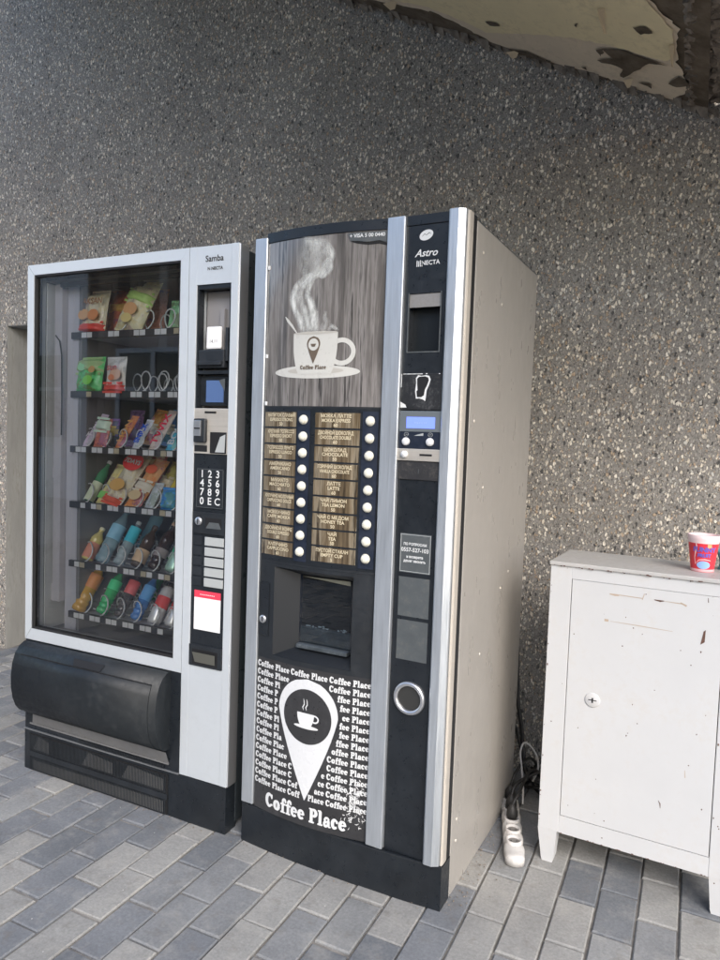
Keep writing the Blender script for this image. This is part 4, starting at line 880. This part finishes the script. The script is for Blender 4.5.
for i in range(13):
    t = i/12; z = .447-.034*t; hw = .028*(1-.32*t**2.2); A.append((.229-hw, 0, z)); B.append((.229+hw, 0, z))
ic.strip(A, B); ribbon(ic, arc(.259, .435, .0115, .0095, 110, -120, 12), .0045, -.0003); ic2 = stripell(.231, .408, .04, .0055, 16); merge(ic, ic2)
for x0 in (.222, .232): ribbon(ic, [(x0,.455),(x0-.003,.463),(x0+.002,.472),(x0+.001,.482),(x0-.001,.488)], [.001,.0035,.003,.0025,.0006])
bent(ic, .0024, M['print_white'], 'small_cup_icon', po2)
tm, xe = cafe('Coffee Place', 0, 0, .048); k = .272/xe; tm, _ = cafe('Coffee Place', .094, .137, .048, squash=k); bent(tm, .0014, M['print_white'], 'lettering', po)
sp = MB(); rr = random.Random(12)
for i in range(120):
    cx = .385+rr.gauss(0, .02); cz = .22+rr.gauss(0, .035)
    if not (.34 < cx < .42 and .135 < cz < .31): continue
    a0 = rr.uniform(0, 6.28); ln = rr.uniform(.003, .014); w_ = rr.uniform(.001, .0035)
    p1 = (cx, cz); p2 = (cx+ln*.5*math.cos(a0)+rr.gauss(0,.002), cz+ln*.5*math.sin(a0)); p3 = (cx+ln*math.cos(a0+.4), cz+ln*math.sin(a0+.4)); ribbon(sp, [p1, p2, p3], [w_*.4, w_, .0004], -.00002*i)
bent(sp, .002, M['print_white'], 'scraped_patch', po)
# right black strip with hatch, display, knobs, stickers, ring
S0, S1 = .4755, .591
bs = MB(); HZ0, HZ1, HU0, HU1 = 1.452, 1.6, .4875, .5755
bs.box(S0, S1, -.003, .045, .119, HZ0); bs.box(S0, S1, -.003, .045, HZ1, 1.796, 0); bs.box(S0, HU0, -.003, .045, HZ0, HZ1); bs.box(HU1, S1, -.003, .045, HZ0, HZ1)
bso = obj('control_strip', bs, M['blk'], dro)
hb = MB().box(HU0, HU1, .0, .006, 1.565, HZ1-.001); hb.add([(HU0,.0,1.565),(HU1,.0,1.565),(HU1,.03,1.58),(HU0,.03,1.58)], [(0,1,2,3)]); obj('hatch_plate', hb, worn('grey_hatch_plate', (.27,.26,.25), .5, .3, sc=20), bso)
obj('hatch_cavity', MB().box(HU0, HU1, .03, .04, HZ0, 1.565), c_('cavity_dark', (.01,.013,.016), .3), bso)
hf = MB(); hf.box(HU0-.002, HU0+.001, -.0045, 0, HZ0-.003, HZ1+.002); hf.box(HU1-.001, HU1+.002, -.0045, 0, HZ0-.003, HZ1+.002); hf.box(HU0+.001, HU1-.001, -.0045, 0, HZ0-.003, HZ0); obj('hatch_trim', hf, M['stickergrey'], bso)
obj('top_band', MB().box(S0, S1, -.006, -.003, 1.772, 1.797, .001), M['blk'], bso)
lg = MB().add([(.529+.017*math.cos(a_)*1.1, 0, 1.745+.013*math.sin(a_)+.003*math.cos(a_)) for a_ in [2*math.pi*i/24 for i in range(24)]], [tuple(range(24))])
lgo = obj('oval_badge', lg.map(lambda v: (v.x, -.0042, v.z)), M['print_white'], bso)
bq = MB(); ribbon(bq, [(.518,1.742),(.524,1.748),(.53,1.745),(.537,1.75),(.542,1.747)], [.0008,.002,.0016,.002,.0006]); obj('badge_motif', bq.map(lambda v: (v.x, -.0046, v.z)), M['stickergrey'], lgo)
obj('model_lettering', text_mb('Astro', .026, .53, 1.7, off=.0004, shear=.35).map(lambda v: (v.x, -.0038, v.z)), M['print_white'], bso)
def nectalogo():
    mb = text_mb('NECTA', .0155, .543, 1.675, off=.0003)
    for i in range(4): mb.add([(.505+i*.0045,0,1.667),(.5075+i*.0045,0,1.667),(.5075+i*.0045,0,1.683-.002*(i % 2)),(.505+i*.0045,0,1.683-.002*(i % 2))], [(0,1,2,3)])
    return mb
obj('maker_lettering', nectalogo().map(lambda v: (v.x, -.0038, v.z)), M['print_white'], bso)
pl_ = MB().box(S0, S1, -.0065, -.003, 1.302, 1.396, .0012); plo = obj('worn_plate', pl_, worn('worn_black_plate', (.017,.018,.02), .45, var=.4, sc=25, gamt=.6, grime=(.1,.1,.1)), bso)
def poly(pts, y): return MB().add([(x, y, z) for x, z in pts], [tuple(range(len(pts)))])
obj('torn_edge', poly([(.517,1.384),(.523,1.391),(.532,1.389),(.545,1.391),(.554,1.389),(.558,1.38),(.554,1.366),(.548,1.352),(.547,1.34),(.545,1.325),(.538,1.329),(.528,1.332),(.519,1.331),(.516,1.35),(.518,1.37)], -.0068), M['print_white'], plo)
obj('torn_hole', poly([(.5205,1.382),(.526,1.387),(.542,1.388),(.551,1.385),(.553,1.378),(.549,1.366),(.543,1.354),(.541,1.34),(.534,1.335),(.522,1.335),(.52,1.35),(.523,1.353),(.521,1.37)], -.0072), M['dark'], plo)
ch = MB(); rr = random.Random(8)
for i in range(16): x = S0+.004+rr.random()*.1; ch.box(x, x+rr.uniform(.002,.008), -.0069, -.0064, 1.3935, 1.3955)
ch.add([(S0,-.0068,1.308),(S0+.018,-.0068,1.308),(S0+.014,-.0068,1.316),(S0,-.0068,1.323)], [(0,1,2,3)]); ch.box(S0, S0+.002, -.0069, -.006, 1.36, 1.395)
obj('chipped_edge', ch, M['print_white'], plo)
lc = MB().box(S0, S1, -.0085, -.003, 1.246, 1.2995, .0015); lco = obj('display_bezel', lc, M['lcdgrey'], bso)
obj('lcd_screen', MB().box(.496, .575, -.0092, -.0084, 1.255, 1.284), M['lcd'], lco)
obj('lcd_characters', text_mb('........', .02, .535, 1.274, off=.0002).map(lambda v: (v.x, -.0096, v.z)), c_('lcd_ink', (.3,.4,.8), .4), lco)
kp2 = MB().box(S0, S1, -.0075, -.003, 1.2025, 1.2455, .001); kpo2 = obj('knob_panel', kp2, M['navy'], bso)
for u in (.4965, .5635): 
    obj('round_button', MB().lathe([(.0105,0),(.0105,.004),(.0095,.007),(.006,.009),(0,.0096)], n=22, cap=False, mtx=Matrix.Translation((u, -.0075, 1.2205)) @ Matrix.Rotation(rad(90), 4, 'X')), M['knob'], kpo2)
    rg = MB().tube([(u+.006*math.cos(2*math.pi*i/20), -.0078, 1.239+.005*math.sin(2*math.pi*i/20)) for i in range(20)], .0005, 4, closed=True); rg.box(u-.003, u+.003, -.0081, -.0077, 1.2385, 1.2395); obj('button_symbol', rg, M['labelgrey'], kpo2)
obj('strength_wedge', poly([(.518,1.236),(.544,1.236),(.544,1.243)], -.0079), M['labelgrey'], kpo2)
sl_ = MB().box(S0-.006, S1+.001, -.0105, -.003, 1.171, 1.202, .0015); slo = obj('silver_plate', sl_, M['steel'], bso)
obj('reject_button', MB().lathe([(.0095,0),(.0095,.004),(.008,.007),(0,.009)], n=22, cap=False, mtx=Matrix.Translation((.4945, -.0105, 1.187)) @ Matrix.Rotation(rad(90), 4, 'X')), M['knob'], slo)
obj('coin_slot', MB().box(.537, .571, -.0112, -.01, 1.1845, 1.1895), M['dark'], slo)
dk = MB().box(S0, S1, -.0065, -.003, 1.122, 1.1705, .001); dk.box(.533, .5345, -.0068, -.006, 1.138, 1.15, 0, 1); obj('lower_coin_plate', dk, [worn('dull_black_plate', (.03,.03,.032), .4, sc=20), M['stickergrey']], bso)
for i, (za, zb) in enumerate(((.878,.981), (.762,.866), (.646,.752))):
    so = obj('sticker', MB().box(.4895, .5765, -.0038, -.0029, za, zb), M['stickergrey'], bso)
    if i == 0:
        bo_ = MB()
        for x in (.4915, .5745): bo_.box(x-.0007, x+.0007, -.0044, -.0038, za+.002, zb-.002)
        for z in (za+.003, zb-.003): bo_.box(.4922, .5738, -.0044, -.0038, z-.0007, z+.0007)
        obj('sticker_border', bo_, M['labelgrey'], so); t4 = MB()
        for j, (s_, z_, h_) in enumerate((('ПО ВОПРОСАМ', .953, .009), ('0557-527-103', .938, .0145), ('и возврата', .92, .0095), ('денег звонить', .909, .0095))): merge(t4, text_mb(s_, h_, .532, z_, off=.0003, squash=.95))
        obj('lettering', t4.map(lambda v: (v.x, -.0043, v.z)), M['print_white'], so)
rg = MB(); RT = [(.533+.0385*math.cos(2*math.pi*i/48), -.006, .546+.0385*math.sin(2*math.pi*i/48)) for i in range(48)]; rg.tube(RT, .0062, 10, closed=True); ro = obj('return_ring', rg, M['chrome'], bso)
obj('ring_cup', disc(.533, .546, .034, -.0038), c_('ring_dark', (.035,.035,.033), .25, coat=.4), ro)
# plinth
A = [i/20*KW for i in range(21)]
def plf(u): return .004+.016*max(0, math.sin(math.pi*min(1, u/.62)))**.8
pp = [(u*1.0, -plf(u)) for u in A] + [(KW, CY0-.002), (0, CY0-.002)]
plm = MB().prism(pp, 'z', .0, .1165); plm.box(.0, KW-.001, CY0-.002, CY0+.05, 0.0, .04); obj('plinth', plm, M['blk'], cf)
obj('plinth_edge', MB().prism([(u, -plf(u)-.001) for u in A]+[(u, -plf(u)+.004) for u in A[::-1]], 'z', .114, .1185), M['blkm'], cf)

# ------------------------------------------------------------------ white cabinet
cb = thing('metal_cabinet', 'old white painted metal cabinet on short tapered legs against the wall', 'cabinet', (.8701, -.5502, 0), -.0521)
CW, CD, CH, CL = .512, .26, .892, .099
body = MB(); body.box(0, .0605, 0, .02, CL, CH-.012, .002); body.box(.451, CW, 0, .02, CL, CH-.012, .002); body.box(.0605, .451, 0.0002, .02, .846, CH-.012); body.box(.0605, .451, .0002, .02, CL, .151)
body.box(0, .012, .02, CD, CL, CH-.012, .001); body.box(CW-.012, CW, .02, CD, CL, CH-.012, .001); body.box(.012, CW-.012, CD-.01, CD, CL, CH-.012); body.box(.012, CW-.012, .02, CD-.01, CL, CL+.01)
obj('carcass', body, M['white'], cb)
tpb = bmesh.new(); 
tt = MB(); tt.box(-.003, CW+.003, -.005, CD+.003, CH-.0115, CH, .0025); obj('top', tt, M['whitetop'], cb)
obj('door_gap', MB().box(.06, .4515, .006, .012, .15, .847), M['groove'], cb)
do = obj('door', MB().box(.0622, .4490, -.0008, .006, .1527, .8448, .001), M['white'], cb)
kh = MB().lathe([(.0205,0),(.0205,.002),(.019,.0028),(0,.0028)], n=28, cap=False, mtx=Matrix.Translation((.135, -.0008, .509)) @ Matrix.Rotation(rad(90), 4, 'X')); kho = obj('keyhole_disc', kh, M['white'], do)
kx = MB().box(.1235, .1465, -.0042, -.0034, .508, .5105); kx.box(.133, .137, -.0045, -.0034, .502, .516); obj('keyhole', kx, M['dark'], kho)
hs_ = MB(); rr = random.Random(2)
def scr(pts, w_, mi): 
    a = MB(); ribbon(a, pts, w_, -.0013); hs_.add(a.v, a.f, mi)
scr([(.165,.817),(.18,.816),(.19,.8165)], [.003,.006,.004], 0); scr([(.19,.8175),(.25,.8163)], .0022, 0); scr([(.25,.812),(.255,.83)], .002, 0); scr([(.28,.817),(.295,.8155),(.305,.817)], [.002,.005,.002], 1); scr([(.305,.8165),(.35,.8155)], [.001,.003], 0)
scr([(.345,.818),(.36,.811)], [.003,.005], 0); scr([(.155,.742),(.166,.742)], .007, 0); scr([(.17,.741),(.24,.74),(.33,.738)], [.0008,.0022,.001], 0)
hs_.add([(.404,-.0013,.75),(.409,-.0013,.755),(.408,-.0013,.722),(.398,-.0013,.714)], [(0,1,2,3)], 1)
for i in range(15):
    x = rr.uniform(.07,.44); z = rr.uniform(.17,.83); s_ = rr.uniform(.0006,.0022); hs_.add([(x-s_,-.0013,z),(x,-.0013,z-s_*rr.uniform(1,3)),(x+s_,-.0013,z),(x,-.0013,z+s_)], [(0,1,2,3)], 1)
scr([(.32,.27),(.325,.262),(.326,.25)], [.001,.003,.001], 1); scr([(.38,.37),(.382,.35)], [.001,.002], 0); scr([(.41,.84),(.411,.828)], [.001,.002], 1)
obj('paint_chip', hs_, [M['tanscrape'], M['rust']], do)
ec = MB()
for i in range(34):
    x = rr.uniform(.0, CW); s_ = rr.uniform(.0006,.002); z = CH-.0115 + rr.uniform(-.001,.002)
    ec.box(x-s_*1.5, x+s_*1.5, -.0062, -.0048, z-s_*.7, z+s_*.7)
for i in range(22):
    x = rr.uniform(.06, .45); s_ = rr.uniform(.0006,.002); ec.box(x-s_*1.5, x+s_*1.5, -.0008, .0006, CL-s_*.4, CL+s_)
for i in range(14):
    x = rr.choice([.003, .057, .004, .455]); z = rr.uniform(.12,.85); s_ = rr.uniform(.0008,.003); ec.box(x-s_*.6, x+s_*.6, -.0008, .0006, z-s_, z+s_)
obj('edge_wear', ec, M['rust'], cb)
def leg(x0, x1, y0, y1, dx):
    mb = MB(); ins = .012; zz = .0; Z = CL+.001
    top = [(x0,y0,Z),(x1,y0,Z),(x1,y1,Z),(x0,y1,Z)]; a, b2 = x0+(ins if dx > 0 else ins*.6), x1-(ins*.6 if dx > 0 else ins)
    mid = [(a,y0+.004,.012),(b2,y0+.004,.012),(b2,y1-.006,.012),(a,y1-.006,.012)]; bot = [(p[0]+(.003 if i in (0,3) else -.003), p[1], 0) for i, p in enumerate(mid)]
    V = top+mid+bot; F = [(i, (i+1) % 4, 4+(i+1) % 4, 4+i) for i in range(4)]+[(4+i, 4+(i+1) % 4, 8+(i+1) % 4, 8+i) for i in range(4)]+[(8,9,10,11),(0,1,2,3)]
    return mb.add(V, F)
for x0, x1, y0, y1, d_ in ((.0, .055, 0, .05, 1), (.453, CW, 0, .05, -1), (.0, .055, CD-.05, CD, 1), (.453, CW, CD-.05, CD, -1)):
    obj('leg', leg(x0, x1, y0, y1, d_), M['white'], cb)

# paper cup on the cabinet
cu = thing('paper_cup', 'red and pink paper cup standing on the white cabinet', 'cup', (1.262, -.458, .8925))
pr = [(.029,0),(.0292,.004),(.0395,.088)]
cupr = c_('cup_red', (.72,.04,.06), .4); cuppk = c_('cup_pink', (.85,.5,.52), .45)
obj('cup_wall', MB().lathe(pr, n=32, cap=False), cupr, cu)
obj('cup_interior', MB().lathe([(.037,.086),(.028,.003),(0,.003)], n=32, cap=False), cuppk, cu)
obj('rim', MB().lathe([(.0385,.079),(.041,.0905),(.0425,.1),(.0405,.1015),(.0375,.1),(.037,.086)], n=32, cap=False), c_('cup_rim', (.88,.68,.68), .45), cu)
obj('base_band', MB().lathe([(.0285,0),(.0295,.001),(.0302,.008)], n=32, cap=False), cuppk, cu)
def oncup(mb, eps=.0006):
    def f(v):
        r = .0292+(.0395-.0292)*v.z/.088+eps; a = -math.pi/2+v.x/r; return (r*math.cos(a), r*math.sin(a), v.z)
    return mb.map(f)
ctx = MB(); ribbon(ctx, arc(-.0, .022, .019, .012, 0, 360, 20), .002)
obj('blue_panel', oncup(stripell(.002, .02, .017, .011, 14)), c_('cup_blue', (.3,.48,.8), .4), cu)
obj('lettering', merge(oncup(text_mb('FUNNY', .018, .003, .062, off=.0008), .001), oncup(text_mb('FRUIT', .013, .003, .046, off=.0008), .001)), c_('cup_ink', (.16,.12,.5), .4), cu)
wv = MB(); ribbon(wv, [(-.02,.08),(-.017,.068),(-.02,.055),(-.022,.04),(-.019,.022),(-.01,.034),(.004,.036),(.02,.033)], [.003,.004,.004,.002,.003,.002,.003,.002]); obj('wave_print', oncup(wv, .0008), cuppk, cu)
obj('yellow_patch', oncup(poly([(.01,.068),(.021,.068),(.021,.078),(.01,.078)], 0), .0011), c_('cup_orange', (.9,.42,.2), .4), cu)
tw = thing('crumpled_wrapper', 'small teal crumpled wrapper at the right edge of the photo on the cabinet top', 'wrapper', (1.318, -.40, .893))
tb2 = pillow(.035, .05, .03, 8).map(lambda v: (v.x+.004*math.sin(90*v.z), v.y+.004*math.sin(140*v.x), v.z)); obj('wrapper_foil', tb2, c_('teal_foil', (.06,.22,.26), .3, coat=.4), tw)

# power strip and cables on the ground between machine and cabinet
P0v, P1v = Vector((.826, -.63, 0)), Vector((.722, -.275, 0)); dv = P1v-P0v; Ls = dv.length
ps = thing('power_strip', 'white four socket power strip lying on the paving beside the coffee machine', 'power strip', P0v, math.atan2(dv.y, dv.x))
b = MB(); nS = 60; prof_w = []
A = []; B = []
V = []; F = []
for i in range(nS+1):
    t = i/nS*Ls; s_ = abs(math.sin(math.pi*(t-.03)/.062)) if .04 < t < Ls-.02 else .5
    hw = .026+.004*s_; 
    if t < .02: hw *= math.sqrt(max(.05, 1-((.02-t)/.02)**2))
    if Ls-t < .02: hw *= math.sqrt(max(.05, 1-((.02-Ls+t)/.02)**2))
    zt = .030+.002*s_
    V += [(t,-hw,.004),(t,-hw,zt-.008),(t,-hw*.75,zt),(t,hw*.75,zt),(t,hw,zt-.008),(t,hw,.004)]
for i in range(nS):
    for k in range(6): F.append((i*6+k, i*6+(k+1) % 6, (i+1)*6+(k+1) % 6, (i+1)*6+k))
F += [(0,1,2,3,4,5), tuple(nS*6+k for k in range(6))]
b.add(V, F, 0, True); pso = obj('strip_body', b, M['plug'], ps)
for i in range(5):
    t = .085+.062*i; so = MB().lathe([(.0245,-.006),(.024,.004),(.0225,.0065),(.0195,.0065),(.018,-.0005),(0,-.0005)], t, 0, .034, n=28, cap=False); so_ = obj('socket', so, [M['plug']], pso)
    hl = MB(); 
    for dy in (-.0085, .0085): hl.add([(t+.0025*math.cos(a_), dy+.0025*math.sin(a_), .0346) for a_ in [i_*math.pi/4 for i_ in range(8)]], [tuple(range(8))])
    hl.add([(t+.017*math.cos(a_), .017*math.sin(a_), .034) for a_ in [i_*math.pi/10 for i_ in range(20)]], [tuple(range(20))], 1); obj('socket_hole', hl, [M['dark'], M['plugd']], so_)
def along(t, s_=0, z=0): 
    d = dv.normalized(); return (P0v.x+d.x*t-d.y*s_, P0v.y+d.y*t+d.x*s_, z)
def smoothp(pts, n=48):
    out = []; L = len(pts)-1
    for i in range(n+1):
        t = i/n*L; k = min(int(t), L-1); f = t-k; P = [Vector(pts[max(0,k-1)]), Vector(pts[k]), Vector(pts[k+1]), Vector(pts[min(L,k+2)])]
        out.append(.5*(2*P[1]+(P[2]-P[0])*f+(2*P[0]-5*P[1]+4*P[2]-P[3])*f*f+(3*P[1]-P[0]-3*P[2]+P[3])*f**3))
    return out
def cord(label, pts, r, mt, plug_at=None, plug_dir=None):
    t = thing('loose_cable', label, 'cable', pts[0], 0, 'cables tangled beside the power strip')
    o = Vector(pts[0]); obj('cord', MB().tube([p-o for p in smoothp(pts)], r, 8), mt, t)
    if plug_at: 
        mb = MB(); mb.lathe([(.014,0),(.018,.006),(.018,.02),(.012,.032),(.006,.045)], n=14); mb.box(-.004, .012, -.009, .009, .012, .03, .003)
        mb.map(lambda v: v+Vector(plug_at)-o); obj('plug', mb, mt, t)
    return t
p1 = along(.209, 0, .04); p2 = along(.271, 0, .04); p3 = along(.333, 0, .04)
cord('black cable with its plug in the middle of the power strip', [(p1[0],p1[1],.08),(p1[0]+.012,p1[1]+.035,.11),(.785,-.28,.13),(.80,-.2,.1),(.77,-.13,.06),(.74,-.1,.05),(.71,-.08,.12),(.69,-.09,.2)], .005, M['rubber'], p1)
cord('black cable with its plug in the fourth socket, looping right', [(p2[0],p2[1],.08),(p2[0]+.01,p2[1]+.03,.11),(.81,-.25,.12),(.85,-.16,.1),(.86,-.1,.05),(.80,-.06,.03),(.76,-.1,.06),(.78,-.17,.09),(.83,-.14,.05),(.88,-.1,.02)], .0055, M['rubber'], p2)
cord('black cable with its plug in the far end socket', [(p3[0],p3[1],.08),(p3[0]+.01,p3[1]+.02,.12),(.755,-.2,.13),(.77,-.14,.11),(.8,-.1,.04),(.85,-.12,.02),(.92,-.08,.015),(1.0,-.06,.012)], .005, M['rubber'], p3)
cord('thin white cable looping up from the power strip', [(.785,-.36,.055),(.777,-.33,.1),(.752,-.25,.13),(.738,-.21,.16),(.745,-.19,.185),(.765,-.18,.175),(.79,-.18,.14),(.8,-.21,.11),(.79,-.24,.08)], .0034, M['plug'])
cord('coiled black cable lying on the paving at the wall foot', [(.84,-.06,.01),(.78,-.1,.03),(.75,-.16,.02),(.79,-.2,.04),(.85,-.17,.05),(.87,-.1,.08),(.82,-.05,.1),(.77,-.08,.07),(.79,-.15,.06),(.85,-.13,.1),(.86,-.07,.11),(.8,-.05,.09),(.76,-.12,.04),(.82,-.2,.02),(.88,-.13,.03)], .0055, M['rubber'])
cord('black cable hanging down behind the coffee machine to the ground', [(.69,-.12,.5),(.695,-.12,.4),(.705,-.13,.3),(.72,-.13,.22),(.73,-.13,.14),(.75,-.15,.06),(.79,-.12,.02),(.86,-.1,.015)], .0075, M['rubber'])
gt = MB(); rr = random.Random(31)
for i in range(260):
    if rr.random() < .5: x = .70+abs(rr.gauss(0,.035)); y = rr.uniform(-.93,-.2)
    elif rr.random() < .5: x = .75+rr.gauss(0,.06); y = rr.uniform(-.3,-.01)
    else: x = rr.uniform(-.9,.7); y = -.905-abs(rr.gauss(0,.012))
    r_ = rr.uniform(.0008,.003); a_ = rr.uniform(0,3); gt.add([(x+r_*math.cos(a_+k*1.57)*rr.uniform(.5,1.4), y+r_*math.sin(a_+k*1.57)*rr.uniform(.5,1.4), .0035) for k in range(4)]+[(x, y, .005+r_*.4)], [(0,1,4),(1,2,4),(2,3,4),(3,0,4)])
obj('grit', gt, M['roughconc'], kind='stuff', label='crumbs of dirt on the paving along the foot of the machines')
